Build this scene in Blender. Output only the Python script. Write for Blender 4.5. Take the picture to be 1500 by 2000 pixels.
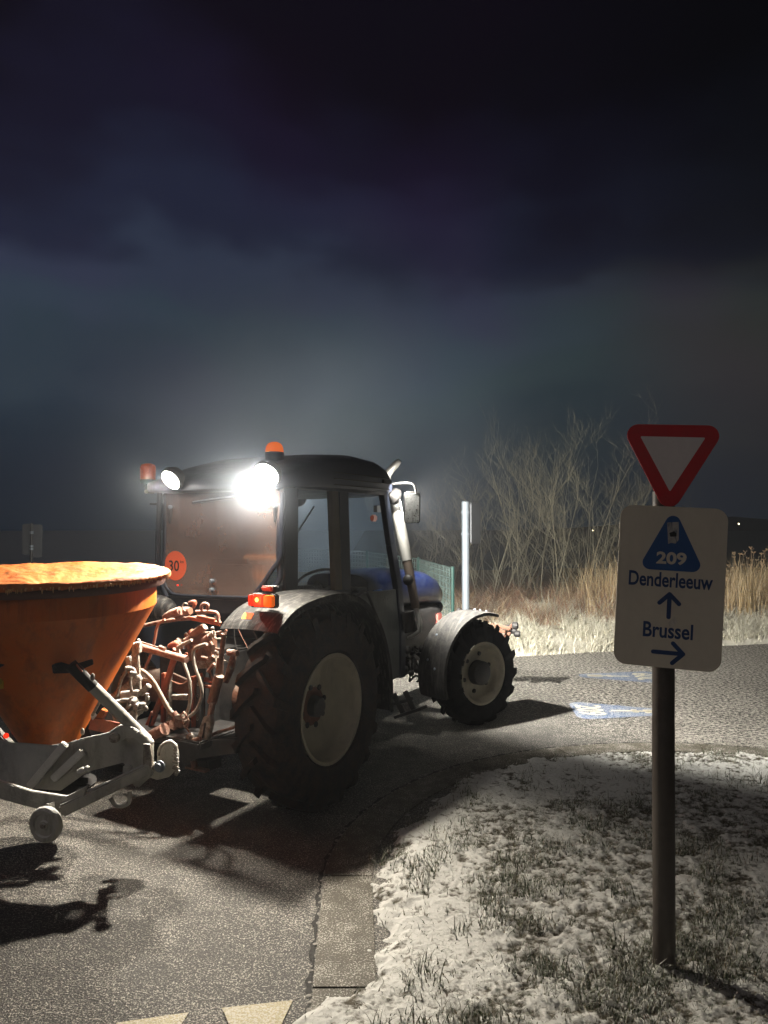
import bpy, math, random
import numpy as np
from mathutils import Vector, Matrix
random.seed(7); rng = np.random.default_rng(7)
PI = math.pi; R = math.radians
for o in list(bpy.data.objects): bpy.data.objects.remove(o)
scene = bpy.context.scene
COL = scene.collection

# ------------------------------------------------------------------ camera
CAMH = 1.553; F = 1500.0; PITCH = math.atan(35 / F)
cd = bpy.data.cameras.new('camera'); cam = bpy.data.objects.new('camera', cd); COL.objects.link(cam)
cam.location = (0, 0, CAMH); cam.rotation_euler = (PI / 2 + PITCH, 0, 0)
cd.sensor_fit = 'VERTICAL'; cd.sensor_height = 24; cd.lens = 24 * F / 2000
cd.clip_start = .05; cd.clip_end = 5000
scene.camera = cam

# ------------------------------------------------------------------ world: clouded night sky
world = bpy.data.worlds.new('World'); scene.world = world; world.use_nodes = True
wn = world.node_tree; wn.nodes.clear()
def N(nt, typ, **kw):
    n = nt.nodes.new(typ)
    for k, v in kw.items():
        if k == 'ins':
            for a, b in v.items(): n.inputs[a].default_value = b
        else: setattr(n, k, v)
    return n
def ramp(nt, stops, interp='LINEAR'):
    n = nt.nodes.new('ShaderNodeValToRGB'); cr = n.color_ramp; cr.interpolation = interp
    while len(cr.elements) > 1: cr.elements.remove(cr.elements[-1])
    cr.elements[0].position = stops[0][0]; cr.elements[0].color = tuple(stops[0][1]) + (1,)
    for p, c in stops[1:]:
        e = cr.elements.new(p); e.color = tuple(c) + (1,)
    return n
def mth(nt, op, a, b=None, clamp=False):
    n = nt.nodes.new('ShaderNodeMath'); n.operation = op; n.use_clamp = clamp
    for i, v in enumerate((a, b)):
        if v is None: continue
        if hasattr(v, 'links') or hasattr(v, 'is_linked'): nt.links.new(v, n.inputs[i])
        else: n.inputs[i].default_value = v
    return n.outputs[0]
def mix(nt, fac, a, b):
    n = nt.nodes.new('ShaderNodeMix'); n.data_type = 'RGBA'
    for i, v in ((0, fac), (6, a), (7, b)):
        if hasattr(v, 'is_linked'): nt.links.new(v, n.inputs[i])
        elif isinstance(v, (tuple, list)): n.inputs[i].default_value = tuple(v) + ((1,) if len(v) == 3 else ())
        else: n.inputs[i].default_value = v
    return n.outputs[2]
def g(v): return (v, v, v)
SKY = .78
nt = wn; L_ = nt.links.new
tc = N(nt, 'ShaderNodeTexCoord'); sp = N(nt, 'ShaderNodeSeparateXYZ'); L_(tc.outputs['Generated'], sp.inputs[0])
n1 = N(nt, 'ShaderNodeTexNoise', ins={'Scale': 2.6, 'Detail': 4.0, 'Roughness': .5})
mp = N(nt, 'ShaderNodeMapping', ins={'Location': (3.1, .4, 1.7), 'Scale': (1, 1, 2.0)})
L_(tc.outputs['Generated'], mp.inputs[0]); L_(mp.outputs[0], n1.inputs['Vector'])
n2 = N(nt, 'ShaderNodeTexNoise', ins={'Scale': 1.9, 'Detail': 2.0}); L_(tc.outputs['Generated'], n2.inputs['Vector'])
bank = mth(nt, 'ADD', sp.outputs['Z'], mth(nt, 'MULTIPLY', mth(nt, 'SUBTRACT', n1.outputs[0], .5), -.42))
el = mth(nt, 'MULTIPLY', bank, 1.0, True)
rc = ramp(nt, [(0, (.010, .026, .050)), (.07, (.014, .032, .052)), (.15, (.028, .050, .068)), (.22, (.036, .056, .084)), (.28, (.036, .045, .083)),
               (.34, (.019, .021, .048)), (.43, (.011, .009, .024)), (.53, (.0062, .0042, .0100)), (1, (.0035, .0026, .0050))], 'EASE')
L_(el, rc.inputs[0])
warm = mth(nt, 'ADD', mth(nt, 'MULTIPLY', sp.outputs['X'], 1.7), mth(nt, 'MULTIPLY', mth(nt, 'SUBTRACT', n2.outputs[0], .5), 1.2), True)
wcol = mix(nt, warm, rc.outputs[0], (0, 0, 0))
rc2 = ramp(nt, [(0, (.016, .016, .013)), (.12, (.027, .027, .016)), (.24, (.027, .027, .018)), (.31, (.018, .018, .015)), (.37, (.0050, .0055, .0085)), (.5, (.0028, .0028, .0038)), (1, (.003, .003, .004))], 'EASE')
L_(el, rc2.inputs[0])
sky0 = mix(nt, warm, rc.outputs[0], rc2.outputs[0])
n3 = N(nt, 'ShaderNodeTexNoise', ins={'Scale': 3.2, 'Detail': 1.0}); L_(tc.outputs['Generated'], n3.inputs['Vector'])
pur = mth(nt, 'MULTIPLY', mth(nt, 'SUBTRACT', n3.outputs[0], .5, True), 2.2, True)
tint = mix(nt, pur, (.95, 1.03, 1), (1.65, .85, 1.3))
lowr = ramp(nt, [(0, g(.42)), (.06, g(.55)), (.16, g(1))]); L_(sp.outputs['Z'], lowr.inputs[0])
lowf = mix(nt, warm, lowr.outputs[0], (.85, .85, .85))
m0 = N(nt, 'ShaderNodeMix', data_type='RGBA', blend_type='MULTIPLY'); m0.inputs[0].default_value = 1
L_(sky0, m0.inputs[6]); L_(lowf, m0.inputs[7])
mm = N(nt, 'ShaderNodeMix', data_type='RGBA', blend_type='MULTIPLY'); mm.inputs[0].default_value = 1
L_(m0.outputs[2], mm.inputs[6]); L_(tint, mm.inputs[7])
bg = N(nt, 'ShaderNodeBackground', ins={'Strength': SKY}); L_(mm.outputs[2], bg.inputs[0])
nish = N(nt, 'ShaderNodeTexSky', sky_type='NISHITA', sun_disc=False, sun_elevation=R(-6), sun_rotation=R(200))
bg2 = N(nt, 'ShaderNodeBackground', ins={'Strength': .02}); L_(nish.outputs[0], bg2.inputs[0])
ad = N(nt, 'ShaderNodeAddShader'); L_(bg.outputs[0], ad.inputs[0]); L_(bg2.outputs[0], ad.inputs[1])
wo = N(nt, 'ShaderNodeOutputWorld'); L_(ad.outputs[0], wo.inputs[0])

# weak diffuse fill added from behind the camera to lift sign and shaded sides
SUN = .17
sl = bpy.data.lights.new('fill_sun', 'SUN'); sl.energy = SUN; sl.angle = R(35); sl.color = (1, .86, .74)
so = bpy.data.objects.new('fill_sun', sl); COL.objects.link(so)
so.rotation_euler = (R(55), 0, R(-28))

scene.view_settings.view_transform = 'Standard'; scene.view_settings.look = 'None'
scene.view_settings.exposure = 0; scene.view_settings.gamma = 1; scene.view_settings.use_curve_mapping = False
cy = scene.cycles
cy.use_denoising = True
try: cy.denoiser = 'OPENIMAGEDENOISE'
except Exception: pass
cy.max_bounces = 6; cy.diffuse_bounces = 3; cy.glossy_bounces = 3; cy.transmission_bounces = 4
cy.transparent_max_bounces = 40; cy.volume_bounces = 0
cy.sample_clamp_indirect = 3; cy.caustics_reflective = False; cy.caustics_refractive = False
WORK = 420.0       # rear work lamps, watts
FRONT = 2500.0     # forward lamps, watts
HAZE = .0026
STEAM = .14
VEIL = .50

# ------------------------------------------------------------------ helpers
_cp, _sp = math.cos(PITCH), math.sin(PITCH)
def ray(px, py):
    u = (px - 750) / F; v = (1000 - py) / F
    return Vector((u, _cp - v * _sp, _sp + v * _cp))
def atY(px, py, Y):                       # world point on the view ray at distance Y
    d = ray(px, py); return Vector((0, 0, CAMH)) + d * (Y / d.y)
def gnd(px, py, z=0.0):
    d = ray(px, py); t = (z - CAMH) / d.z; return Vector((0, 0, CAMH)) + d * t

class Frame:
    """a local frame: origin on the ground, heading a degrees right of +Y"""
    def __init__(s, x, y, a):
        s.o = Vector((x, y, 0)); s.a = R(a)
        s.r = Vector((math.cos(s.a), -math.sin(s.a), 0)); s.h = Vector((math.sin(s.a), math.cos(s.a), 0))
    def w(s, x, y, z): return s.o + s.r * x + s.h * y + Vector((0, 0, z))
    def l(s, p):
        d = p - s.o; return Vector((d.dot(s.r), d.dot(s.h), d.z))
    def Y(s, px, py, ly):
        d = ray(px, py); c = Vector((0, 0, CAMH)); t = (ly - (c - s.o).dot(s.h)) / d.dot(s.h); return s.l(c + d * t)
    def X(s, px, py, lx):
        d = ray(px, py); c = Vector((0, 0, CAMH)); t = (lx - (c - s.o).dot(s.r)) / d.dot(s.r); return s.l(c + d * t)
    def D(s, px, py, dist): return s.l(atY(px, py, dist))

def empty(name, loc=(0, 0, 0), rz=0, **tags):
    o = bpy.data.objects.new(name, None); COL.objects.link(o); o.location = loc; o.rotation_euler = (0, 0, rz)
    o.empty_display_size = .1
    tag(o, **tags); return o
def tag(o, label=None, category=None, group=None, kind=None):
    for k, v in (('label', label), ('category', category), ('group', group), ('kind', kind)):
        if v: o[k] = v
    return o
def V(p): return Vector(p)
class MB:
    def __init__(s): s.v = []; s.f = []
    def add(s, vs, fs):
        b = len(s.v); s.v += [tuple(p) for p in vs]; s.f += [tuple(i + b for i in f) for f in fs]; return s
    def box(s, c, d, rot=None, taper=1.0):
        c = V(c); hx, hy, hz = d[0] / 2, d[1] / 2, d[2] / 2
        vs = []
        for z, t in ((-hz, 1), (hz, taper)):
            for x, y in ((-hx, -hy), (hx, -hy), (hx, hy), (-hx, hy)):
                p = V((x * t, y * t, z)); p = (rot @ p) if rot is not None else p; vs.append(c + p)
        return s.add(vs, [(3, 2, 1, 0), (4, 5, 6, 7), (0, 1, 5, 4), (1, 2, 6, 5), (2, 3, 7, 6), (3, 0, 4, 7)])
    def bar(s, p0, p1, w, h, up=(0, 0, 1)):          # rectangular bar between two points
        p0, p1 = V(p0), V(p1); d = (p1 - p0).normalized(); u = V(up)
        if abs(d.dot(u.normalized())) > .97: u = V((0, 1, 0))
        a = d.cross(u).normalized(); b = a.cross(d).normalized()
        vs = [q + a * (i * w / 2) + b * (j * h / 2) for q in (p0, p1) for i, j in ((-1, -1), (1, -1), (1, 1), (-1, 1))]
        return s.add(vs, [(0, 1, 2, 3), (7, 6, 5, 4), (0, 4, 5, 1), (1, 5, 6, 2), (2, 6, 7, 3), (3, 7, 4, 0)])
    def tube(s, pts, rad, n=10, cap=True):
        pts = [V(p) for p in pts]; m = len(pts)
        rs = rad if isinstance(rad, (list, tuple)) else [rad] * m
        prev = None; vs = []
        for i, p in enumerate(pts):
            t = (pts[min(i + 1, m - 1)] - pts[max(i - 1, 0)]).normalized()
            if prev is None:
                a = t.cross(V((0, 0, 1)))
                if a.length < .05: a = t.cross(V((0, 1, 0)))
            else: a = prev - t * prev.dot(t)
            a.normalize(); prev = a; b = t.cross(a)
            for k in range(n):
                q = 2 * PI * k / n; vs.append(p + (a * math.cos(q) + b * math.sin(q)) * rs[i])
        fs = [(i * n + k, i * n + (k + 1) % n, (i + 1) * n + (k + 1) % n, (i + 1) * n + k) for i in range(m - 1) for k in range(n)]
        if cap: fs += [tuple(range(n))[::-1], tuple((m - 1) * n + k for k in range(n))]
        return s.add(vs, fs)
    def lathe(s, prof, c=(0, 0, 0), axis=(0, 0, 1), n=32, closed=False, a0=0, a1=2 * PI):
        """prof = (radius, distance along the axis)"""
        c = V(c); ax = V(axis).normalized(); u = V((0, 0, 1)) if abs(ax.z) < .9 else V((1, 0, 0))
        e = ax.cross(u).normalized(); f = ax.cross(e)
        full = abs(a1 - a0 - 2 * PI) < 1e-6; m = n if full else n + 1; vs = []; P = len(prof)
        for k in range(m):
            q = a0 + (a1 - a0) * k / n; d = e * math.cos(q) + f * math.sin(q)
            for r, h in prof: vs.append(c + d * r + ax * h)
        fs = []
        for k in range(n):
            k2 = (k + 1) % m
            for i in range(P if closed else P - 1):
                j = (i + 1) % P; fs.append((k * P + i, k2 * P + i, k2 * P + j, k * P + j))
        return s.add(vs, fs)
    def prism(s, poly, o, ex, ey, th):               # 2-D outline in the plane (ex, ey), thickness th along ex x ey
        o, ex, ey = V(o), V(ex), V(ey); nz = ex.cross(ey).normalized(); n = len(poly)
        a = [o + ex * x + ey * y for x, y in poly]; b = [p + nz * th for p in a]
        return s.add(a + b, [tuple(range(n))[::-1], tuple(range(n, 2 * n))] + [(i, (i + 1) % n, n + (i + 1) % n, n + i) for i in range(n)])
    def sphere(s, c, r, n=12, m=8, z0=-1.0, sc=(1, 1, 1)):
        c = V(c); vs = []; fs = []
        t0 = math.asin(z0)
        for i in range(m + 1):
            t = t0 + (PI / 2 - t0) * i / m
            for k in range(n):
                q = 2 * PI * k / n; vs.append(c + V((r * sc[0] * math.cos(t) * math.cos(q), r * sc[1] * math.cos(t) * math.sin(q), r * sc[2] * math.sin(t))))
        for i in range(m):
            for k in range(n): fs.append((i * n + k, i * n + (k + 1) % n, (i + 1) * n + (k + 1) % n, (i + 1) * n + k))
        return s.add(vs, fs)
    def build(s, name, mat, parent=None, smooth=None, bevel=0, **tags):
        me = bpy.data.meshes.new(name); me.from_pydata(s.v, [], s.f); me.validate(); me.update()
        o = bpy.data.objects.new(name, me); COL.objects.link(o)
        for m in (mat if isinstance(mat, (list, tuple)) else [mat]): me.materials.append(m)
        if parent: o.parent = parent
        import bmesh as bmm
        bm = bmm.new(); bm.from_mesh(me); bmm.ops.recalc_face_normals(bm, faces=bm.faces)
        if bevel: bmm.ops.bevel(bm, geom=[e for e in bm.edges if e.is_manifold and e.calc_face_angle(0) > .5], offset=bevel, segments=2, affect='EDGES', clamp_overlap=True)
        if smooth:
            for f in bm.faces: f.smooth = True
            for e in bm.edges:
                if e.is_manifold and e.calc_face_angle(0) > R(smooth): e.smooth = False
        bm.to_mesh(me); bm.free(); tag(o, **tags); return o
def cr(pts, n=6):                                     # Catmull-Rom through points
    pts = [V(p) for p in pts]; out = []
    for i in range(len(pts) - 1):
        p0, p1, p2, p3 = pts[max(i - 1, 0)], pts[i], pts[i + 1], pts[min(i + 2, len(pts) - 1)]
        for k in range(n):
            t = k / n
            out.append(.5 * (2 * p1 + (p2 - p0) * t + (2 * p0 - 5 * p1 + 4 * p2 - p3) * t * t + (3 * p1 - p0 - 3 * p2 + p3) * t ** 3))
    out.append(pts[-1]); return out
def np_mesh(name, co, faces, mat, parent=None, smooth=False, attr=None, **tags):
    me = bpy.data.meshes.new(name); k = faces.shape[1]; nf = len(faces)
    me.vertices.add(len(co)); me.vertices.foreach_set('co', np.ascontiguousarray(co, dtype=np.float32).ravel())
    me.loops.add(nf * k); me.loops.foreach_set('vertex_index', np.ascontiguousarray(faces, dtype=np.int32).ravel())
    me.polygons.add(nf); me.polygons.foreach_set('loop_start', np.arange(0, nf * k, k, dtype=np.int32))
    me.polygons.foreach_set('loop_total', np.full(nf, k, dtype=np.int32))
    if smooth: me.polygons.foreach_set('use_smooth', np.ones(nf, dtype=bool))
    me.update(calc_edges=True)
    for nm, arr in (attr or {}).items():
        a = me.attributes.new(nm, 'FLOAT', 'POINT'); a.data.foreach_set('value', np.ascontiguousarray(arr, dtype=np.float32))
    me.materials.append(mat); o = bpy.data.objects.new(name, me); COL.objects.link(o)
    if parent: o.parent = parent
    tag(o, **tags); return o
def vnoise(x, y, seed=0):                             # value noise, numpy
    def h(i, j):
        n = (i * 374761393 + j * 668265263 + seed * 1442695041) & 0xffffffff
        n = ((n ^ (n >> 13)) * 1274126177) & 0xffffffff
        return ((n ^ (n >> 16)) & 0xffff) / 65535.0
    xi = np.floor(x).astype(np.int64); yi = np.floor(y).astype(np.int64); fx = x - xi; fy = y - yi
    fx = fx * fx * (3 - 2 * fx); fy = fy * fy * (3 - 2 * fy)
    return (h(xi, yi) * (1 - fx) + h(xi + 1, yi) * fx) * (1 - fy) + (h(xi, yi + 1) * (1 - fx) + h(xi + 1, yi + 1) * fx) * fy
def fbm(x, y, s, o=4, seed=0):
    a = 0; amp = .5; t = 0
    for i in range(o):
        a = a + amp * vnoise(x * s * 2 ** i, y * s * 2 ** i, seed + i * 17); t += amp; amp *= .5
    return a / t

# ------------------------------------------------------------------ materials
def pmat(name, col, rough=.5, metal=0, var=.25, vs=8.0, bump=0.0, bs=60, dust=None, dust_up=None, coat=0, spec=.5, emis=None, es=0, stain=None, an=(1, 1, .25)):
    """principled with mottling; dust=(colour, amount, scale) anywhere, dust_up=(colour, amount) settled on upward faces, stain=(colour, amount, scale)"""
    m = bpy.data.materials.new(name); m.use_nodes = True; nt = m.node_tree; nt.nodes.clear(); L = nt.links.new
    out = N(nt, 'ShaderNodeOutputMaterial'); b = N(nt, 'ShaderNodeBsdfPrincipled'); L(b.outputs[0], out.inputs[0])
    b.inputs['Metallic'].default_value = metal; b.inputs['Specular IOR Level'].default_value = spec
    if coat: b.inputs['Coat Weight'].default_value = coat
    tc = N(nt, 'ShaderNodeTexCoord'); oc = tc.outputs['Object']
    n = N(nt, 'ShaderNodeTexNoise', ins={'Scale': vs, 'Detail': 6.0, 'Roughness': .62}); L(oc, n.inputs['Vector'])
    c = mix(nt, n.outputs[0], tuple(x * (1 - var) for x in col), tuple(min(1, x * (1 + var)) for x in col))
    rr = mth(nt, 'ADD', mth(nt, 'MULTIPLY', n.outputs[0], .22), max(0, rough - .11))
    def thr(sock, lo, hi):
        r = ramp(nt, [(lo, g(0)), (hi, g(1))]); L(sock, r.inputs[0]); return r.outputs[0]
    if stain:
        sc, am, ss = stain; mpn = N(nt, 'ShaderNodeMapping', ins={'Scale': an}); L(oc, mpn.inputs[0])
        n5 = N(nt, 'ShaderNodeTexNoise', ins={'Scale': ss, 'Detail': 8.0, 'Roughness': .7}); L(mpn.outputs[0], n5.inputs['Vector'])
        f = mth(nt, 'MULTIPLY', thr(n5.outputs[0], .5, .62), am); c = mix(nt, f, c, sc)
    if dust:
        dc, am, ds = dust; n4 = N(nt, 'ShaderNodeTexNoise', ins={'Scale': ds, 'Detail': 9.0, 'Roughness': .75}); L(oc, n4.inputs['Vector'])
        f = mth(nt, 'MULTIPLY', thr(n4.outputs[0], .38, .62), am); c = mix(nt, f, c, dc); rr = mix(nt, f, rr, g(.85))
    if dust_up:
        dc, am = dust_up; ge = N(nt, 'ShaderNodeNewGeometry'); sx = N(nt, 'ShaderNodeSeparateXYZ'); L(ge.outputs['Normal'], sx.inputs[0])
        n6 = N(nt, 'ShaderNodeTexNoise', ins={'Scale': 45, 'Detail': 6.0, 'Roughness': .8}); L(oc, n6.inputs['Vector'])
        f = mth(nt, 'ADD', mth(nt, 'MULTIPLY', sx.outputs['Z'], .75), mth(nt, 'MULTIPLY', n6.outputs[0], .9))
        f = mth(nt, 'MULTIPLY', thr(f, .80, 1.15), am); c = mix(nt, f, c, dc); rr = mix(nt, f, rr, g(.9))
    L(c, b.inputs['Base Color']); L(rr, b.inputs['Roughness'])
    if bump:
        nb = N(nt, 'ShaderNodeTexNoise', ins={'Scale': bs, 'Detail': 5.0}); L(oc, nb.inputs['Vector'])
        bp = N(nt, 'ShaderNodeBump', ins={'Strength': bump, 'Distance': .01}); L(nb.outputs[0], bp.inputs['Height']); L(bp.outputs[0], b.inputs['Normal'])
    if emis: b.inputs['Emission Color'].default_value = tuple(emis) + (1,); b.inputs['Emission Strength'].default_value = es
    return m
SALT = (.50, .46, .40); SNOW = (.78, .79, .80)
M = {}
M['cab'] = pmat('dark_cab_paint', (.007, .011, .024), .38, dust=((.04, .045, .055), .35, 18), coat=.2)
M['roof'] = pmat('roof_shell', (.014, .020, .045), .42, dust=((.06, .065, .075), .3, 14))
M['pillar'] = pmat('pillar_plastic', (.11, .080, .045), .5, dust=((.09, .07, .045), .35, 12))
M['blue'] = pmat('blue_bonnet_paint', (.0015, .006, .04), .34, coat=.3, dust=((.03, .04, .07), .3, 9))
M['black'] = pmat('black_metal', (.012, .012, .014), .5, dust=((.09, .085, .08), .35, 22))
M['rubber'] = pmat('tyre_rubber', (.009, .010, .013), .75, bump=.3, dust=((.09, .045, .025), .38, 14), spec=.2)
M['rubber2'] = pmat('front_tyre_rubber', (.009, .010, .013), .8, bump=.3, dust=((.025, .024, .022), .4, 14), spec=.2)
M['rim'] = pmat('cream_rim_paint', (.56, .52, .40), .5, var=.12, vs=5, stain=((.20, .17, .12), .35, 7), dust=((.30, .28, .24), .35, 4))
M['fender'] = pmat('fender_plastic', (.007, .007, .008), .55, bump=.35, bs=40, stain=((.075, .073, .068), .95, 75), dust=((.012, .012, .012), .5, 30), spec=.12, an=(1, .16, .16))
M['ffender'] = pmat('front_fender_plastic', (.022, .022, .024), .6, bump=.25, bs=30, dust=((.06, .058, .053), .6, 22), stain=((.075, .072, .068), .8, 40), an=(1, .15, .15), spec=.2)
M['door'] = pmat('door_lower_panel', (.075, .085, .085), .3, stain=((.16, .17, .16), .35, 10), dust=((.11, .12, .115), .5, 8))
M['hitch'] = pmat('hitch_orange_red_paint', (.34, .065, .022), .6, bump=.4, bs=90, stain=((.07, .035, .025), .8, 12), dust=((.36, .15, .09), .35, 25), dust_up=(SALT, .15))
M['rust'] = pmat('rusty_salted_iron', (.15, .055, .030), .7, bump=.5, bs=80, dust=((.28, .16, .11), .45, 24), dust_up=(SALT, .4))
M['salted'] = pmat('salt_crusted_steel', (.12, .09, .07), .65, bump=.6, bs=70, dust=(SALT, .8, 34), dust_up=(SNOW, .6), spec=.7)
M['spframe'] = pmat('grey_spreader_frame', (.46, .45, .41), .65, bump=.5, bs=60, stain=((.18, .165, .135), .6, 11), dust=((.46, .45, .40), .5, 20), dust_up=(SNOW, .7))
M['skirt'] = pmat('spreader_skirt', (.40, .41, .42), .7, bump=.35, bs=50, stain=((.20, .19, .18), .6, 7), dust=((.50, .50, .50), .55, 26))
M['orange'] = pmat('orange_hopper_paint', (.58, .125, .008), .38, var=.14, bump=.06, bs=20, stain=((.22, .06, .010), .6, 9), dust=((.46, .19, .06), .3, 12), an=(1, 1, .10))
M['salted2'] = pmat('salmon_salted_iron', (.19, .060, .035), .65, bump=.6, bs=70, dust=((.46, .33, .26), .6, 26), dust_up=(SALT, .25), spec=.6)
M['hose'] = pmat('salted_rubber_hose', (.22, .20, .17), .8, bump=.3, dust=(SALT, .6, 30))
M['hoser'] = pmat('reddish_hose', (.32, .12, .07), .7, dust=((.40, .27, .2), .5, 20))
M['chrome'] = pmat('stainless_exhaust', (.50, .50, .48), .38, metal=.45, var=.15, stain=((.22, .20, .18), .5, 9), dust=((.4, .4, .38), .45, 12))
M['exrust'] = pmat('heat_rusted_pipe', (.16, .13, .11), .5, metal=.6, stain=((.17, .08, .04), .8, 6), dust=((.2, .16, .13), .4, 15))
M['galv'] = pmat('galvanised_steel', (.20, .235, .28), .5, metal=.3, var=.12, vs=30, dust=((.25, .28, .31), .35, 25))
M['signback'] = pmat('sign_back_aluminium', (.075, .08, .09), .5, metal=.4)
M['post'] = pmat('brown_painted_post', (.050, .040, .034), .45, dust=((.12, .105, .09), .25, 14), stain=((.12, .10, .09), .3, 8))
M['mirror'] = pmat('wet_mirror_glass', (.75, .77, .78), .20, metal=.85, bump=.5, bs=110, stain=((.20, .22, .23), .7, 40), dust=((.35, .37, .38), .6, 55))
M['wire'] = pmat('frosted_green_wire', (.085, .13, .125), .6)
M['greenpost'] = pmat('green_fence_post', (.010, .05, .042), .45)
M['tape_dark'] = pmat('black_tape_and_shade', (.01, .01, .011), .6)
M['red'] = pmat('red_reflective_paint', (.55, .012, .016), .35, var=.12, dust=((.30, .06, .05), .25, 10))
def signmat(name, c):
    return pmat(name, c, .42, var=.06, vs=3, bump=.05, bs=30, stain=(tuple(x * .78 for x in c), .30, 6), dust=(tuple(x * .9 for x in c), .4, 45))
M['signwhite'] = signmat('cream_white_sign_face', (.68, .62, .51))
M['triwhite'] = signmat('white_triangle_face', (.76, .70, .68))
M['signblue'] = signmat('sign_blue_film', (.018, .085, .26))
M['signtext'] = signmat('sign_dark_blue_lettering', (.012, .045, .15))
M['stickred'] = pmat('orange_red_sticker', (.80, .13, .05), .4, var=.06)
M['print'] = pmat('black_print', (.01, .01, .01), .5)
M['yellow'] = pmat('yellow_sticker', (.60, .40, .04), .6, stain=((.10, .09, .06), .9, 60))
M['seat'] = pmat('dark_seat_cloth', (.02, .025, .05), .8)
def emit_lens(name, col, e, base=(.8, .2, .02)):
    m = pmat(name, base, .25, coat=.5); b = m.node_tree.nodes['Principled BSDF']
    b.inputs['Emission Color'].default_value = tuple(col) + (1,); b.inputs['Emission Strength'].default_value = e; return m
M['lamp_on'] = emit_lens('lit_work_lamp', (1, .95, .80), 34, (.8, .8, .8))
M['front_on'] = emit_lens('lit_front_lamp', (1, .96, .88), 20, (.8, .8, .8))
M['tail_hot'] = emit_lens('lit_tail_bulb', (1, .42, .06), 8, (.9, .2, .05))
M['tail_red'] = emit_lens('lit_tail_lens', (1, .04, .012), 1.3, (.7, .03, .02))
M['tail_orange'] = emit_lens('indicator_lens', (1, .16, .01), .55, (.8, .2, .02))
M['beacon'] = emit_lens('orange_beacon_lens', (1, .17, .01), .75, (.85, .2, .02))
M['beacon_hot'] = emit_lens('beacon_bulb', (1, .6, .08), 5, (.85, .5, .1))
M['orangelens'] = pmat('faint_glow_orange_lens', (.55, .11, .02), .3, coat=.5, stain=((.2, .06, .03), .6, 30), emis=(1, .12, .02), es=.10)  # weak emission paints a faint glow into the lens
M['redlens'] = pmat('dull_red_lens', (.45, .05, .04), .35, coat=.4, dust=((.5, .3, .26), .6, 30))
M['dash'] = emit_lens('yellow_dash_light', (1, .65, .02), 2.5, (.8, .6, .05))
M['farlamp'] = emit_lens('far_lamp', (1, .85, .5), 6, (1, 1, 1))

def glass(name, dirt, tint=(.75, .85, .9), dcol=(.20, .18, .16), spots=.5, gloss=.12):
    m = bpy.data.materials.new(name); m.use_nodes = True; nt = m.node_tree; nt.nodes.clear(); L = nt.links.new
    out = N(nt, 'ShaderNodeOutputMaterial'); tr = N(nt, 'ShaderNodeBsdfTransparent'); tr.inputs[0].default_value = tuple(tint) + (1,)
    gl = N(nt, 'ShaderNodeBsdfGlossy', ins={'Roughness': .06}); df = N(nt, 'ShaderNodeBsdfDiffuse')
    tc = N(nt, 'ShaderNodeTexCoord'); oc = tc.outputs['Object']
    n1 = N(nt, 'ShaderNodeTexNoise', ins={'Scale': 3.0, 'Detail': 6.0, 'Roughness': .6}); L(oc, n1.inputs['Vector'])
    mpn = N(nt, 'ShaderNodeMapping', ins={'Scale': (1, 1, .3)}); L(oc, mpn.inputs[0])
    n2 = N(nt, 'ShaderNodeTexNoise', ins={'Scale': 70.0, 'Detail': 3.0, 'Roughness': .7}); L(mpn.outputs[0], n2.inputs['Vector'])
    r2 = ramp(nt, [(.34, g(.25)), (.46, g(1)), (.60, g(1)), (.72, g(1.0))]); L(n2.outputs[0], r2.inputs[0])
    c = mix(nt, n1.outputs[0], tuple(x * .7 for x in dcol), tuple(x * 1.3 for x in dcol))
    mu = N(nt, 'ShaderNodeMix', data_type='RGBA', blend_type='MULTIPLY'); mu.inputs[0].default_value = spots; L(c, mu.inputs[6]); L(r2.outputs[0], mu.inputs[7])
    L(mu.outputs[2], df.inputs[0])
    m1 = N(nt, 'ShaderNodeMixShader'); L(tr.outputs[0], m1.inputs[1]); L(df.outputs[0], m1.inputs[2])
    L(mth(nt, 'ADD', mth(nt, 'MULTIPLY', n1.outputs[0], dirt * .7), dirt * .65, True), m1.inputs[0])
    fr = N(nt, 'ShaderNodeLayerWeight', ins={'Blend': .5}); m2 = N(nt, 'ShaderNodeMixShader')
    L(mth(nt, 'ADD', mth(nt, 'MULTIPLY', mth(nt, 'POWER', fr.outputs['Facing'], 4.0), .6), gloss * .6, True), m2.inputs[0]); L(m1.outputs[0], m2.inputs[1]); L(gl.outputs[0], m2.inputs[2])
    L(m2.outputs[0], out.inputs[0]); return m
M['rearglass'] = glass('dirty_rear_glass', .62, dcol=(.30, .205, .17), spots=.42, gloss=.30)
M['sideglass'] = glass('side_glass', .02, tint=(.93, .97, 1.0), dcol=(.10, .14, .17), spots=.3, gloss=.05)

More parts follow.
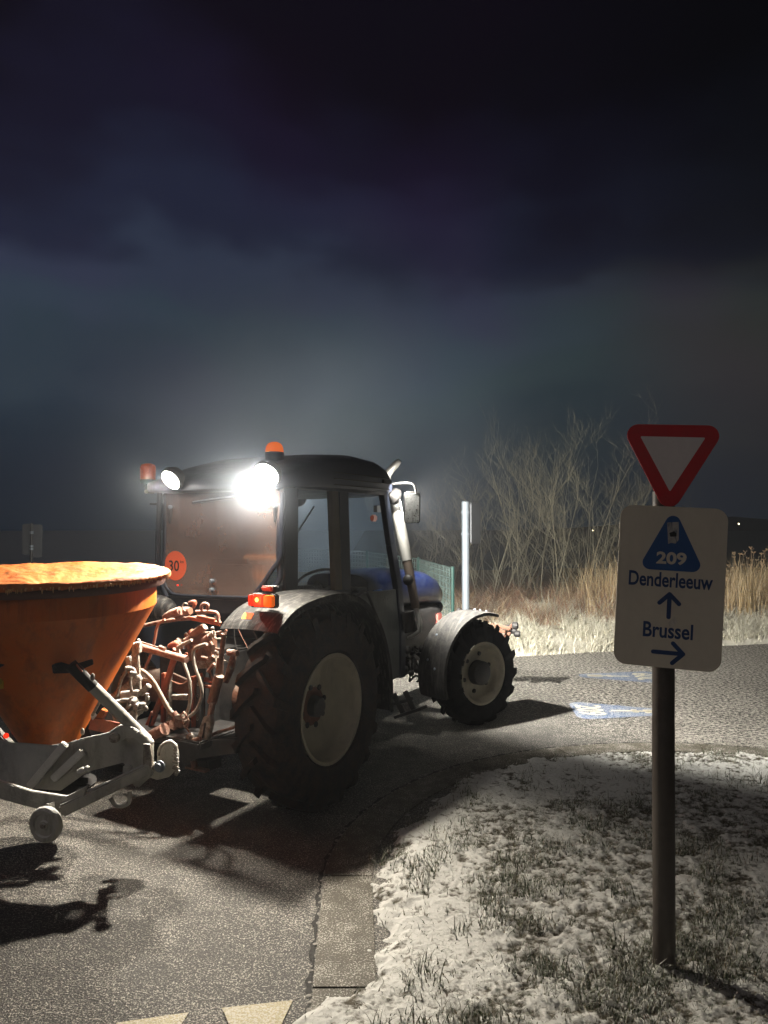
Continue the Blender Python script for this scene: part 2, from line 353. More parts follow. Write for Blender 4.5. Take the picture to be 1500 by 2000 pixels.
# ------------------------------------------------------------------ ground
def ground_mat(name, kind):
    m = bpy.data.materials.new(name); m.use_nodes = True; nt = m.node_tree; nt.nodes.clear(); L = nt.links.new
    out = N(nt, 'ShaderNodeOutputMaterial'); b = N(nt, 'ShaderNodeBsdfPrincipled'); L(b.outputs[0], out.inputs[0])
    tc = N(nt, 'ShaderNodeTexCoord'); oc = tc.outputs['Object']
    def noise(s, d=4, r=.6): n = N(nt, 'ShaderNodeTexNoise', ins={'Scale': s, 'Detail': d, 'Roughness': r}); L(oc, n.inputs['Vector']); return n.outputs[0]
    def thr(s, lo, hi): r = ramp(nt, [(lo, g(0)), (hi, g(1))]); L(s, r.inputs[0]); return r.outputs[0]
    big = noise(.55, 4, .6); mid = noise(9, 4, .6); fine = noise(150, 3, .65)
    vo = N(nt, 'ShaderNodeTexVoronoi', ins={'Scale': 130.0}); L(oc, vo.inputs['Vector'])
    if kind == 'asphalt':
        stone = mix(nt, vo.outputs['Distance'], (.030, .029, .028), (.062, .060, .056))
        stone = mix(nt, thr(big, .35, .7), stone, (.028, .027, .026))
        am = mth(nt, 'ADD', fine, mth(nt, 'MULTIPLY', mth(nt, 'SUBTRACT', big, .5), .30))
        am = mth(nt, 'ADD', am, mth(nt, 'MULTIPLY', mth(nt, 'SUBTRACT', mid, .5), .16))
        coarse = noise(62, 2, .6); clump = noise(34, 3, .65)
        am = mth(nt, 'ADD', am, mth(nt, 'MULTIPLY', mth(nt, 'SUBTRACT', coarse, .5), .35))
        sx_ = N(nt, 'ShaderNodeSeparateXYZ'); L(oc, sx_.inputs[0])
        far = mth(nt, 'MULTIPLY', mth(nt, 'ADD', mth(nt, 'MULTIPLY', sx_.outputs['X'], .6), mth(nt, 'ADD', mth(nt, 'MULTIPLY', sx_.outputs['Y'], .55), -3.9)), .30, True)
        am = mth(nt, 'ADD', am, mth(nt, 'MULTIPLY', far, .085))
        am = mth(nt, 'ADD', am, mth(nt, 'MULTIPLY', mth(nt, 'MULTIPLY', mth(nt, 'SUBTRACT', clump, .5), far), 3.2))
        f = thr(am, .525, .625)
        c = mix(nt, mth(nt, 'MULTIPLY', f, .78), stone, (.56, .53, .475)); rough = .62; bs = .8
        sparkle = vo
    elif kind == 'concrete':
        stone = mix(nt, noise(30, 5), (.040, .035, .025), (.080, .070, .050))
        am = mth(nt, 'ADD', fine, mth(nt, 'MULTIPLY', mth(nt, 'SUBTRACT', mid, .5), .35))
        f = thr(am, .535, .635); c = mix(nt, mth(nt, 'MULTIPLY', f, .75), stone, (.55, .53, .49)); rough = .7; bs = .35
    elif kind in ('paint_white', 'paint_blue', 'paint_cream'):
        pc = {'paint_white': (.50, .44, .28), 'paint_blue': (.07, .13, .25), 'paint_cream': (.62, .58, .44)}[kind]
        stone = mix(nt, vo.outputs['Distance'], tuple(x * .6 for x in pc), pc)
        f = thr(mth(nt, 'ADD', fine, mth(nt, 'MULTIPLY', mth(nt, 'SUBTRACT', mid, .5), .2)), .49, .58)
        c = mix(nt, mth(nt, 'MULTIPLY', f, .7), stone, (.60, .58, .54)); rough = .6; bs = .6
    L(c, b.inputs['Base Color']); b.inputs['Roughness'].default_value = rough
    bh = mth(nt, 'ADD', mth(nt, 'MULTIPLY', fine, .7), mth(nt, 'MULTIPLY', vo.outputs['Distance'], .5))
    bp = N(nt, 'ShaderNodeBump', ins={'Strength': bs, 'Distance': .008}); L(bh, bp.inputs['Height']); L(bp.outputs[0], b.inputs['Normal'])
    return m
M['asphalt'] = ground_mat('snow_speckled_asphalt', 'asphalt'); M['concrete'] = ground_mat('gutter_concrete', 'concrete')
M['pwhite'] = ground_mat('worn_white_road_paint', 'paint_white'); M['pblue'] = ground_mat('worn_blue_road_paint', 'paint_blue')
M['pcream'] = ground_mat('cream_road_lettering', 'paint_cream')
def snow_mat(name, soil, lo, hi, snow=(.66, .65, .63)):
    m = bpy.data.materials.new(name); m.use_nodes = True; nt = m.node_tree; nt.nodes.clear(); L = nt.links.new
    out = N(nt, 'ShaderNodeOutputMaterial'); b = N(nt, 'ShaderNodeBsdfPrincipled'); L(b.outputs[0], out.inputs[0])
    tc = N(nt, 'ShaderNodeTexCoord'); oc = tc.outputs['Object']; at = N(nt, 'ShaderNodeAttribute', attribute_name='bare')
    n = N(nt, 'ShaderNodeTexNoise', ins={'Scale': 55, 'Detail': 6, 'Roughness': .75}); L(oc, n.inputs['Vector'])
    s = mth(nt, 'ADD', at.outputs['Fac'], mth(nt, 'MULTIPLY', mth(nt, 'SUBTRACT', n.outputs[0], .5), 1.3))
    r = ramp(nt, [(lo, g(0)), (hi, g(1))]); L(s, r.inputs[0])
    n2 = N(nt, 'ShaderNodeTexNoise', ins={'Scale': 20, 'Detail': 5}); L(oc, n2.inputs['Vector'])
    so_ = mix(nt, n2.outputs[0], tuple(x * .5 for x in soil), tuple(x * 1.5 for x in soil))
    c = mix(nt, r.outputs[0], snow, so_); L(c, b.inputs['Base Color']); b.inputs['Roughness'].default_value = .8
    nb = N(nt, 'ShaderNodeTexNoise', ins={'Scale': 120, 'Detail': 5, 'Roughness': .75}); L(oc, nb.inputs['Vector'])
    bp = N(nt, 'ShaderNodeBump', ins={'Strength': .6, 'Distance': .012}); L(nb.outputs[0], bp.inputs['Height']); L(bp.outputs[0], b.inputs['Normal'])
    return m
M['snow'] = snow_mat('snow_over_turf', (.060, .050, .030), .40, .80, (.62, .62, .60))
M['farsnow'] = snow_mat('frosted_verge', (.20, .16, .08), .35, .75, (.70, .68, .60))
M['field'] = pmat('dark_field', (.03, .034, .03), .9, vs=.2)

def quad_sheet(name, x0, x1, y0, y1, z, mat, **t):
    return MB().add([(x0, y0, z), (x1, y0, z), (x1, y1, z), (x0, y1, z)], [(0, 1, 2, 3)]).build(name, mat, **t)
quad_sheet('ground', -900, 900, -60, 2500, -.03, M['field'], kind='structure')
MB().add([(-900, -60, -.026), (-14, -60, -.026), (-14, 9, -.026), (-1.2, 11.5, -.026), (-60, 2400, -.026), (-900, 2400, -.026)], [(0, 1, 2, 3, 4, 5)]).build('haze_toned_field', pmat('haze_toned_ground', (.20, .25, .33), .9, vs=.5), kind='structure')  # pale blue paints night haze into the ground, hiding the horizon line
# road: one sheet, its far edge following the verge
FE = [(-14, 8.2), (-6, 8.6), (-1, 8.9), (1.57, 9.4), (3.2, 9.95), (5.2, 10.45), (9, 10.9), (20, 11.6)]
def far_edge(x): return float(np.interp(x, [p[0] for p in FE], [p[1] for p in FE]))
mb = MB(); xs = np.linspace(-14, 20, 60)
mb.add([(x, -6, 0) for x in xs] + [(x, far_edge(x) + .35, 0) for x in xs], [(i, i + 1, 61 + i, 60 + i) for i in range(59)])
mb.build('road', M['asphalt'], kind='structure')

# gutter: concrete slabs round the corner (circle of radius 2.2 about GC)
GC = V((1.93, 3.42, 0)); RO, RI = 2.2, 1.985
kerb = empty('kerb', (0, 0, 0), kind='structure')
def slab(pts_o, pts_i, z=.006, t=.07):
    n = len(pts_o); top = [(p[0], p[1], z) for p in pts_o] + [(p[0], p[1], z) for p in pts_i]
    bot = [(p[0], p[1], z - t) for p in pts_o] + [(p[0], p[1], z - t) for p in pts_i]
    mb = MB(); k = 2 * n; fs = []
    for i in range(n - 1):
        fs += [(i, i + 1, n + i + 1, n + i), (k + i, k + n + i, k + n + i + 1, k + i + 1), (i, k + i, k + i + 1, i + 1), (n + i, n + i + 1, k + n + i + 1, k + n + i)]
    fs += [(0, n, k + n, k), (n - 1, k + n - 1, k + 2 * n - 1, 2 * n - 1)]
    mb.add(top + bot, fs); mb.build('slab', M['concrete'], kerb)
gap = .012
a = 178.5
while a > -20:
    a2 = a - 23.2; ang = [R(a - math.degrees(gap / RO) / 2 - (a - a2 - math.degrees(gap / RO)) * k / 9) for k in range(10)]
    slab([(GC.x + RO * math.cos(q), GC.y + RO * math.sin(q)) for q in ang], [(GC.x + RI * math.cos(q), GC.y + RI * math.sin(q)) for q in ang])
    a = a2
y = 3.47
while y > -2:
    slab([(-.268 + .06 * max(0, 3.4 - yy) * .6, yy) for yy in (y, y - .4, y - .83)], [(-.053 + .06 * max(0, 3.4 - yy) * .6, yy) for yy in (y, y - .4, y - .83)], .006)
    y -= .842
# snow-filled, crumbling joint between asphalt and gutter
rngj = random.Random(3); mb = MB()
def path_pt(s, rad):
    if s < 0: return V((-.27 + (2.2 - rad) + .036 * max(0, -s), 3.42 + s, 0))
    q = PI - s / 2.2; return V((GC.x + rad * math.cos(q), GC.y + rad * math.sin(q), 0))
s = -1.3
while s < 5.6:
    w = rngj.uniform(.002, .009); l = rngj.uniform(.005, .09); r0 = 2.2 + rngj.uniform(-.006, .012)
    c = path_pt(s, r0); mb.sphere((c.x, c.y, .001), max(w, .006), 6, 3, 0, (1 + rngj.random(), 1 + rngj.random() * 1.5, .8)); s += l * .8 + .008
mb.build('joint_snow', pmat('joint_snow_crumbs', (.26, .25, .23), .9, bump=.6), smooth=80, kind='stuff')
mb = MB(); s = -1.5
P0 = None
while s < 5.8:
    for_w = .014 + .008 * math.sin(s * 31) + .006 * math.sin(s * 83)
    a_, b_ = path_pt(s, 2.204), path_pt(s, 2.204 + max(.006, for_w))
    cur = [(a_.x, a_.y, .0045), (b_.x, b_.y, .0045)]
    if P0: mb.add(P0 + cur, [(0, 1, 3, 2)])
    P0 = cur; s += .03
mb.build('joint_crack', pmat('wet_joint_grit', (.012, .011, .010), .8, bump=.8), kind='structure')

# near verge: snow over short turf
S1 = .0075
gx = np.arange(-.35, 4.15, S1); gy = np.arange(2.05, 5.5, S1)
X, Yg = np.meshgrid(gx, gy)
def inside(x, y):
    rr = np.hypot(x - GC.x, y - GC.y)
    din = np.where(y > GC.y, RI - rr, np.minimum(x - (-.053 + .036 * np.maximum(0, 3.42 - y)), 9)) + .30 * np.clip((2.70 - y) / .25, 0, 1)
    return din
def snow_h(x, y):
    d = inside(x, y) + .035 + .15 * (fbm(x, y, 9, 3, 5) - .5) * 2 - .01
    edge = np.clip(d / .16, 0, 1); edge = edge * edge * (3 - 2 * edge)
    grassy = np.clip((fbm(x, y, 1.7, 3, 11) - .42) * 4 + .35 * (x > .4), 0, 1)
    lump = fbm(x, y, 19, 4, 21); fine = fbm(x, y, 55, 2, 31)
    h = -.008 + edge * (.020 + .03 * fbm(x, y, 2.2, 2, 41)) + edge * ((lump - .5) * (.007 + .020 * grassy) + (fine - .5) * .013 * (.35 + grassy) + (fbm(x, y, 110, 1, 71) - .5) * .008)
    bare = np.clip(.95 - edge * .50 + (grassy - .5) * .46 + .10 * np.clip((x - .9) * 1.5, 0, 1) * np.clip((y - 3.0) * 1.5, 0, 1) - (lump - .5) * 1.6 - (fine - .5) * 1.1, 0, 1) * .8
    return h, bare, edge, grassy, d
H, Bare, Edge, Gr, Dn = snow_h(X, Yg)
ny, nx = X.shape; co = np.stack([X, Yg, H], -1).reshape(-1, 3)
idx = np.arange(ny * nx).reshape(ny, nx)
fa = np.stack([idx[:-1, :-1], idx[:-1, 1:], idx[1:, 1:], idx[1:, :-1]], -1).reshape(-1, 4)
keep = (Dn.reshape(-1)[fa] > -.06).any(1) & ((Yg.reshape(-1)[fa].min(1) > 1.9))
np_mesh('snowy_verge', co, fa[keep], M['snow'], smooth=True, attr={'bare': Bare.reshape(-1)}, kind='structure')

def blades(n, sampler, hfun, mat, name, wid=(.0016, .0032), bend=(.2, .9), seg=3, **t):
    """curved tapering blades; sampler gives base points (n,3)"""
    base, scale = sampler(n); n = len(base)
    az = rng.uniform(0, 2 * PI, n); hgt = hfun(n) * scale; w = rng.uniform(wid[0], wid[1], n); bd = rng.uniform(bend[0], bend[1], n) * hgt
    tw = az + rng.uniform(-1.2, 1.2, n) + PI / 2
    cos, sin = np.cos(az), np.sin(az); cw, sw = np.cos(tw), np.sin(tw)
    vs = []
    for k in range(seg + 1):
        t_ = k / seg; off = bd * t_ ** 1.8; z = hgt * (t_ - .25 * t_ ** 3 * (bd / np.maximum(hgt, 1e-4)))
        c = base + np.stack([cos * off, sin * off, z], -1); ww = w * (1 - .9 * t_)
        d = np.stack([cw * ww, sw * ww, 0 * ww], -1); vs += [c - d, c + d]
    P = np.stack(vs, 1); m = 2 * (seg + 1); f = []
    for k in range(seg): f.append([2 * k, 2 * k + 1, 2 * k + 3, 2 * k + 2])
    f = np.array(f)[None] + (np.arange(n) * m)[:, None, None]
    rnd = np.repeat(rng.random(n), m); tt = np.tile(np.repeat(np.arange(seg + 1) / seg, 2), n)
    return np_mesh(name, P.reshape(-1, 3), f.reshape(-1, 4), mat, attr={'rnd': rnd, 'tip': tt}, **t)
def blade_mat(name, cols, frost=.3, frostcol=(.62, .62, .58)):
    m = bpy.data.materials.new(name); m.use_nodes = True; nt = m.node_tree; nt.nodes.clear(); L = nt.links.new
    out = N(nt, 'ShaderNodeOutputMaterial'); b = N(nt, 'ShaderNodeBsdfPrincipled'); L(b.outputs[0], out.inputs[0])
    a = N(nt, 'ShaderNodeAttribute', attribute_name='rnd'); r = ramp(nt, [((i + .5) / len(cols), c) for i, c in enumerate(cols)], 'CONSTANT' if len(cols) > 3 else 'LINEAR')
    L(a.outputs['Fac'], r.inputs[0]); tc = N(nt, 'ShaderNodeTexCoord'); n = N(nt, 'ShaderNodeTexNoise', ins={'Scale': 70, 'Detail': 3}); L(tc.outputs['Object'], n.inputs['Vector'])
    rr = ramp(nt, [(.62 - frost * .4, g(0)), (.72 - frost * .3, g(1))]); L(n.outputs[0], rr.inputs[0])
    L(mix(nt, rr.outputs[0], r.outputs[0], frostcol), b.inputs['Base Color']); b.inputs['Roughness'].default_value = .6; return m
M['grass'] = blade_mat('winter_grass', [(.030, .050, .016), (.045, .070, .022), (.06, .080, .028), (.12, .11, .05), (.17, .13, .07)], .38)
def near_sampler(n):
    m = n * 7; x = rng.uniform(-.1, 3.2, m); y = rng.uniform(2.1, 5.35, m)
    h, bare, e, gr, d = snow_h(x, y); clump = fbm(x, y, 7, 2, 77)
    dens = np.clip(.05 + gr * .60 * np.clip((clump - .44) * 4.5, 0, 1) + .25 * np.clip((clump - .54) * 8, 0, 1), 0, 1)
    dens *= (d > .0) * np.interp(y, [2, 3.4, 4.2, 5.4], [1, .85, .5, .18])
    k = rng.random(m) < dens; x, y, h, clump = x[k][:n], y[k][:n], h[k][:n], clump[k][:n]
    sc = .55 + 1.1 * np.clip((clump - .4) * 3, 0, 1); return np.stack([x, y, h - .006], -1), sc
blades(18000, near_sampler, lambda n: rng.gamma(3.0, .0085, n) + .006, M['grass'], 'verge_grass', label='green and straw grass blades poking through thin snow on the near verge', category='grass', kind='stuff')

def mat_sampler(n):
    m = n * 3; x = rng.uniform(-.25, 3.2, m); y = rng.uniform(2.1, 5.4, m); h, bare, e, gr, d = snow_h(x, y); c2 = fbm(x, y, 5, 2, 170)
    k = rng.random(m) < np.clip(.15 + gr * .7 * np.clip((c2 - .35) * 3, 0, 1), 0, 1) * (d > -.03) * np.interp(y, [2, 3.6, 5.4], [1, .7, .3])
    x, y, h = x[k][:n], y[k][:n], h[k][:n]; return np.stack([x, y, h - .004], -1), 1.0
blades(30000, mat_sampler, lambda n: rng.gamma(3, .0045, n) + .004, M['grass'], 'matted_grass', wid=(.0012, .0026), bend=(1.0, 2.6), label='short matted turf blades half buried in the snow dusting', category='grass', kind='stuff')
# far verge: bank of frosted grass
def bank_z(x, d): # d = distance behind the road edge
    return .30 * np.clip(d / 2.0, 0, 1) ** 1.1 + .05 * np.clip(d / .15, 0, 1) + .10 * (fbm(x, d, 1.3, 3, 3) - .5) * np.clip(d / .6, 0, 1)
xs = np.arange(-14, 20, .05); ds = np.concatenate([np.arange(-.05, 2.6, .05), np.arange(2.6, 14, .3)])
XX, DD = np.meshgrid(xs, ds); FEy = np.interp(XX, [p[0] for p in FE], [p[1] for p in FE])
ZZ = bank_z(XX, DD) + .03 * (fbm(XX, DD, 11, 3, 9) - .5) * (DD > 0) - .02
idx = np.arange(XX.size).reshape(XX.shape); fa = np.stack([idx[:-1, :-1], idx[:-1, 1:], idx[1:, 1:], idx[1:, :-1]], -1).reshape(-1, 4)
bare = np.clip(.35 + DD * .14 + (fbm(XX, DD, 2.5, 3, 5) - .5) * .8, 0, 1)
np_mesh('far_verge', np.stack([XX, FEy + DD, ZZ], -1).reshape(-1, 3), fa, M['farsnow'], smooth=True, attr={'bare': bare.reshape(-1)}, kind='structure')
def far_sampler(xr, dr, fn):
    def f(n):
        m = n * 4; x = rng.uniform(*xr, m); d = rng.uniform(*dr, m); k = rng.random(m) < fn(x, d); x, d = x[k][:n], d[k][:n]
        return np.stack([x, np.interp(x, [p[0] for p in FE], [p[1] for p in FE]) + d, bank_z(x, d) - .02], -1), .6 + .9 * fbm(x, d, 3, 2, 8)
    return f
M['frost'] = blade_mat('frosted_straw_grass', [(.30, .26, .13), (.42, .37, .22), (.24, .26, .12), (.50, .46, .34), (.58, .54, .44)], .6, (.72, .70, .62))
blades(42000, far_sampler((-1.5, 8), (.0, 2.6), lambda x, d: np.clip(.25 + (fbm(x, d, 3.5, 2, 60) - .4) * 2.6, 0.02, 1)), lambda n: rng.gamma(4, .024, n) + .02, M['frost'], 'frosted_grass',
       wid=(.003, .007), bend=(.5, 1.3), label='frosted pale grass on the lit bank across the road', category='grass', kind='stuff')
M['reed'] = blade_mat('dry_reed', [(.50, .37, .19), (.58, .45, .26), (.42, .28, .13), (.62, .52, .35), (.34, .22, .11)], .1)
blades(9000, far_sampler((1.6, 9.0), (1.2, 4.2), lambda x, d: np.clip((x - 2.9) / 1.6, 0, 1) * np.clip(.3 + (fbm(x, d, 2, 2, 90) - .4) * 3, .05, 1)), lambda n: rng.normal(.50, .15, n).clip(.15, .9), M['reed'], 'dry_reeds',
       wid=(.0025, .005), bend=(.05, .5), seg=4, label='tall dry tan reeds standing behind the route sign at right', category='reeds', kind='stuff')
M['bramble'] = blade_mat('reddish_bramble', [(.24, .11, .06), (.42, .30, .18), (.18, .10, .07), (.50, .40, .25), (.28, .14, .09)], .1)
blades(11000, far_sampler((1.0, 6.5), (1.2, 3.4), lambda x, d: np.clip(.25 + (fbm(x, d, 2.2, 2, 44) - .4) * 3, .05, 1)), lambda n: rng.gamma(5, .052, n) + .04, M['bramble'], 'brambles',
       wid=(.002, .004), bend=(.5, 1.6), seg=5, label='tangled reddish brambles at the foot of the bare shrubs', category='brambles', kind='stuff')
# seed heads on the tallest reeds
mb = MB(); rh = random.Random(5)
for i in range(90):
    x = rh.uniform(5.2, 7.4); d = rh.uniform(1.8, 3.2); y = far_edge(x) + d; z0 = .3; h = rh.uniform(.55, .95); lean = rh.uniform(-.1, .1)
    mb.tube([(x, y, z0), (x + lean * .4, y, z0 + h * .6), (x + lean, y, z0 + h)], [.004, .003, .002], 4, False)
    for k in range(7): q = rh.uniform(0, 2 * PI); mb.tube([(x + lean, y, z0 + h), (x + lean + .035 * math.cos(q), y + .035 * math.sin(q), z0 + h + .03)], [.0015, .006], 3)
mb.build('umbel_stems', pmat('umbel', (.36, .26, .16), .8), label='dry seed heads rising over the reeds at right', category='seed heads', kind='stuff')

# ------------------------------------------------------------------ bare shrubs behind the verge
M['bark'] = pmat('pale_shrub_bark', (.135, .124, .086), .8, vs=20, var=.4)
M['bark2'] = pmat('brown_shrub_bark', (.085, .076, .055), .8, vs=20, var=.4)
def stem_mesh(rd, p, d, ln, r, depth, mb):
    pts = [p]; rs = [r]; n = 5; q = d.copy()
    for i in range(n):
        q = (q + V((rd.gauss(0, .11), rd.gauss(0, .11), .03 + rd.gauss(0, .06)))).normalized(); pts.append(pts[-1] + q * ln / n); rs.append(r * (1 - .75 * (i + 1) / n))
    mb.tube(pts, rs, 5 if depth == 0 else 3, False)
    if depth >= 3: return
    for k in range(rd.randint(5, 7) if depth < 2 else rd.randint(3, 4)):
        i = rd.randint(1, n - 1) if depth else rd.randint(1, n); t = pts[i]; e = (q * .75 + V((rd.gauss(0, .62), rd.gauss(0, .62), .25 + rd.random() * .3))).normalized()
        stem_mesh(rd, t, e, ln * rd.uniform(.34, .58), rs[i] * .5 + .0008, depth + 1, mb)
def shrub(px, dist, h, nst, seed, label, mat='bark', spread=.35, zb=.22):
    w = atY(px, 1035, dist); rd = random.Random(seed)
    root = empty('bare_shrub', (w.x, w.y, zb), label=label, category='shrub', group='bare shrubs across the road')
    for k in range(nst):
        mb = MB(); q = 2 * PI * k / nst + rd.uniform(-.4, .4); lean = rd.uniform(.05, spread)
        stem_mesh(rd, V((.12 * math.cos(q), .12 * math.sin(q), -.05)), V((lean * math.cos(q), lean * math.sin(q), 1)).normalized(), h * rd.uniform(.60, .87), .008 + .006 * rd.random(), 0, mb)
        mb.build('stem', M[mat], root)
shrub(830, 14.0, 1.9, 5, 1, 'thin dark shrub seen between door mirror and silver signpost', 'bark2')
shrub(868, 15.0, 2.2, 5, 21, 'dim bare shrub just left of the silver signpost', 'bark2')
shrub(955, 12.4, 2.8, 5, 2, 'open bare shrub with bowed stems right of the silver signpost', spread=.4)
shrub(1010, 13.6, 2.9, 6, 3, 'bare shrub between the bowed one and the tallest shrub')
shrub(1075, 12.6, 3.1, 7, 4, 'tallest and widest bare shrub, centre of the thicket', spread=.5)
shrub(1120, 13.8, 3.1, 6, 5, 'tall bare shrub behind right flank of the tallest one')
shrub(1165, 12.9, 2.6, 6, 6, 'bare shrub beside the left edge of the white route sign')
shrub(1215, 14.5, 2.4, 5, 7, 'bare shrub partly hidden by the white route sign', 'bark2')
shrub(1290, 16.0, 2.3, 5, 8, 'faint shrub between the triangle and the route sign', 'bark2')
shrub(910, 16.0, 2.4, 5, 9, 'faint shrub directly behind the silver signpost', 'bark2')
shrub(1040, 16.5, 3.0, 5, 10, 'faint tall shrub at the back of the thicket', 'bark2')
shrub(785, 17.0, 2.0, 5, 12, 'dark shrub over the blue bonnet, behind the exhaust', 'bark2')
# ------------------------------------------------------------------ distant hill with lights
mb = MB(); hx = np.linspace(330, 2200, 80)
ridge = [(10 + 22 * (1 + math.sin(x * .0031 + .6)) * .5 + 4 * math.sin(x * .013)) * min(1, (x - 330) / 350) for x in hx]
mb.add([(x, 1300, -5) for x in hx] + [(x, 1500, z) for x, z in zip(hx, ridge)] + [(x, 1900, z * .6) for x, z in zip(hx, ridge)],
       [(i + 80 * j, i + 1 + 80 * j, i + 81 + 80 * j, i + 80 + 80 * j) for j in range(2) for i in range(79)])
mb.build('hill', pmat('dark_wooded_hill', (.018, .020, .014), .9, vs=.02), smooth=60, kind='structure')
for px, py, lb, r_ in ((1443, 1023, 'brightest pinpoint lamp on the distant hill at right', 1.3), (1478, 1047, 'faint pinpoint lamp low on the hill at far right', .7), (1158, 1036, 'yellowish pinpoint lamp glimpsed through the bare shrubs', 1.2)):
    w = atY(px, py, 1280); mb = MB(); mb.tube([(0, 0, -12), (0, 0, -r_ * .6)], .15, 6); mb.build('pole', M['black'], (lp := empty('distant_lamp', w, label=lb, category='lamp', group='lamps on the distant hill')))
    MB().sphere((0, 0, 0), r_, 8, 6).build('lamp_head', M['farlamp'], lp)

# ------------------------------------------------------------------ mesh fence
def fence():
    pts = [V((.87, 9.75, .05)), V((.52, 11.6, .1)), V((-.3, 13.6, .15)), V((-2.4, 15.4, .2))]
    root = empty('mesh_fence', pts[0], label='green wire mesh fence ending in a post beside the blue bonnet', category='fence')
    o = pts[0]; H_ = .98
    for p in pts: MB().tube([p - o + V((0, 0, -.1)), p - o + V((0, 0, H_ + .06))], .022, 8).build('post', M['greenpost'], root, smooth=40)
    for a, b in zip(pts[:-1], pts[1:]):
        L = (b - a).length; n = int(L / .075); mb = MB(); d = (b - a)
        n = int(L / .07)
        for i in range(n + 1): p = a + d * (i / n) - o; mb.tube([p + V((0, 0, .04)), p + V((0, 0, H_ + .03))], .0046, 3, False)
        for i in range(15): z = .04 + i * .07; mb.tube([a - o + V((0, 0, z)), b - o + V((0, 0, z))], .0046, 3, False)
        mb.build('wire_mesh', M['wire'], root)
        for z in (.05, .5, 1.01): MB().tube([a - o + V((0, 0, z)), b - o + V((0, 0, z))], .004, 4).build('tension_wire', M['wire'], root)
fence()
# ------------------------------------------------------------------ far signposts
def far_post(px, dist, top_py, label, panels, rad=.045, mat='galv'):
    w = atY(px, top_py, dist); root = empty('signpost', (w.x, w.y, 0), label=label, category='signpost'); h = w.z
    MB().tube([(0, 0, 0), (0, 0, h)], rad, 16).build('post', M[mat], root, smooth=40)
    MB().sphere((0, 0, h), rad * 1.04, 16, 4, 0, (1, 1, .35)).build('cap', M[mat], root, smooth=60)
    for (dx, dy, rz, wd, z0, z1, m) in panels:
        ex = V((math.cos(rz), math.sin(rz), 0)); c = .03; pw = wd / 2; zh = (z1 - z0) / 2
        poly = []
        for sx, sz, a0 in ((1, 1, 0), (-1, 1, 90), (-1, -1, 180), (1, -1, 270)):
            for k in range(5): q = R(a0 + k * 22.5); poly.append((sx * (pw - c) + c * math.cos(q), sz * (zh - c) + c * math.sin(q)))
        p = MB().prism(poly, (dx, dy, (z0 + z1) / 2), ex, (0, 0, 1), .02).build('sign_panel', M[m], root, bevel=.003)
        for z in (z0 + .12, z1 - .12): MB().lathe([(rad + .001, -.015), (rad + .008, -.015), (rad + .008, .015), (rad + .001, .015)], (0, 0, z), n=16).build('clamp', M['galv'], p)
far_post(909, 9.85, 981, 'silver pole with a grey sign panel seen almost edge on, behind the front wheel', [(.115, -.03, R(62), .32, 1.38, 1.90, 'signback')], .048)
far_post(62, 11.0, 1022, 'thin dim pole with two grey panel backs, far left beyond the hopper', [(-.075, .03, 0, .13, 1.20, 1.64, 'signback'), (.075, .03, R(3), .14, 1.16, 1.63, 'signback')], .018, 'black')

# ------------------------------------------------------------------ road markings
def flat(name, poly, mat, z, parent=None, **t):
    n = len(poly); return MB().add([(x, y, z) for x, y in poly], [tuple(range(n))]).build(name, mat, parent, **t)
def text_mesh(s, size, off=0, xs=1.0):
    c = bpy.data.curves.new('txt', 'FONT'); c.body = s; c.size = size; c.offset = off; c.align_x = 'CENTER'; c.align_y = 'CENTER'; c.resolution_u = 4
    o = bpy.data.objects.new('txt', c); COL.objects.link(o); dg = bpy.context.evaluated_depsgraph_get(); dg.update()
    me = bpy.data.meshes.new_from_object(o.evaluated_get(dg)); bpy.data.objects.remove(o); bpy.data.curves.remove(c)
    vs = [(v.co.x * xs, v.co.y) for v in me.vertices]; fs = [tuple(p.vertices) for p in me.polygons]; bpy.data.meshes.remove(me); return vs, fs
yl = tag(empty('yield_marking', (0, 0, 0)), label='row of worn white shark tooth triangles painted at the bottom left', category='road marking')
for (l, r_) in (((-.526, 2.527), (-.30, 2.568)), ((-.842, 2.452), (-.626, 2.505)), ((-1.158, 2.38), (-.942, 2.435)), ((-1.47, 2.31), (-1.26, 2.36))):
    mx, my = (l[0] + r_[0]) / 2, (l[1] + r_[1]) / 2; flat('tooth', [l, (mx + .055, my - .37), (mx + .045, my - .372), r_][::-1], M['pwhite'], .004, yl)
def round_poly(pts, rad, n=6):
    out = []; m = len(pts)
    for i in range(m):
        p = V(pts[i] + (0,)); a = V(pts[i - 1] + (0,)); b = V(pts[(i + 1) % m] + (0,)); da = (a - p).normalized(); db = (b - p).normalized()
        ang = da.angle(db); t = rad / math.tan(ang / 2); c = p + (da + db).normalized() * (rad / math.sin(ang / 2))
        s0 = p + da * t - c; s1 = p + db * t - c; a0 = math.atan2(s0.y, s0.x); a1 = math.atan2(s1.y, s1.x); dd = (a1 - a0 + PI) % (2 * PI) - PI
        out += [(c.x + rad * math.cos(a0 + dd * k / n), c.y + rad * math.sin(a0 + dd * k / n)) for k in range(n + 1)]
    return out
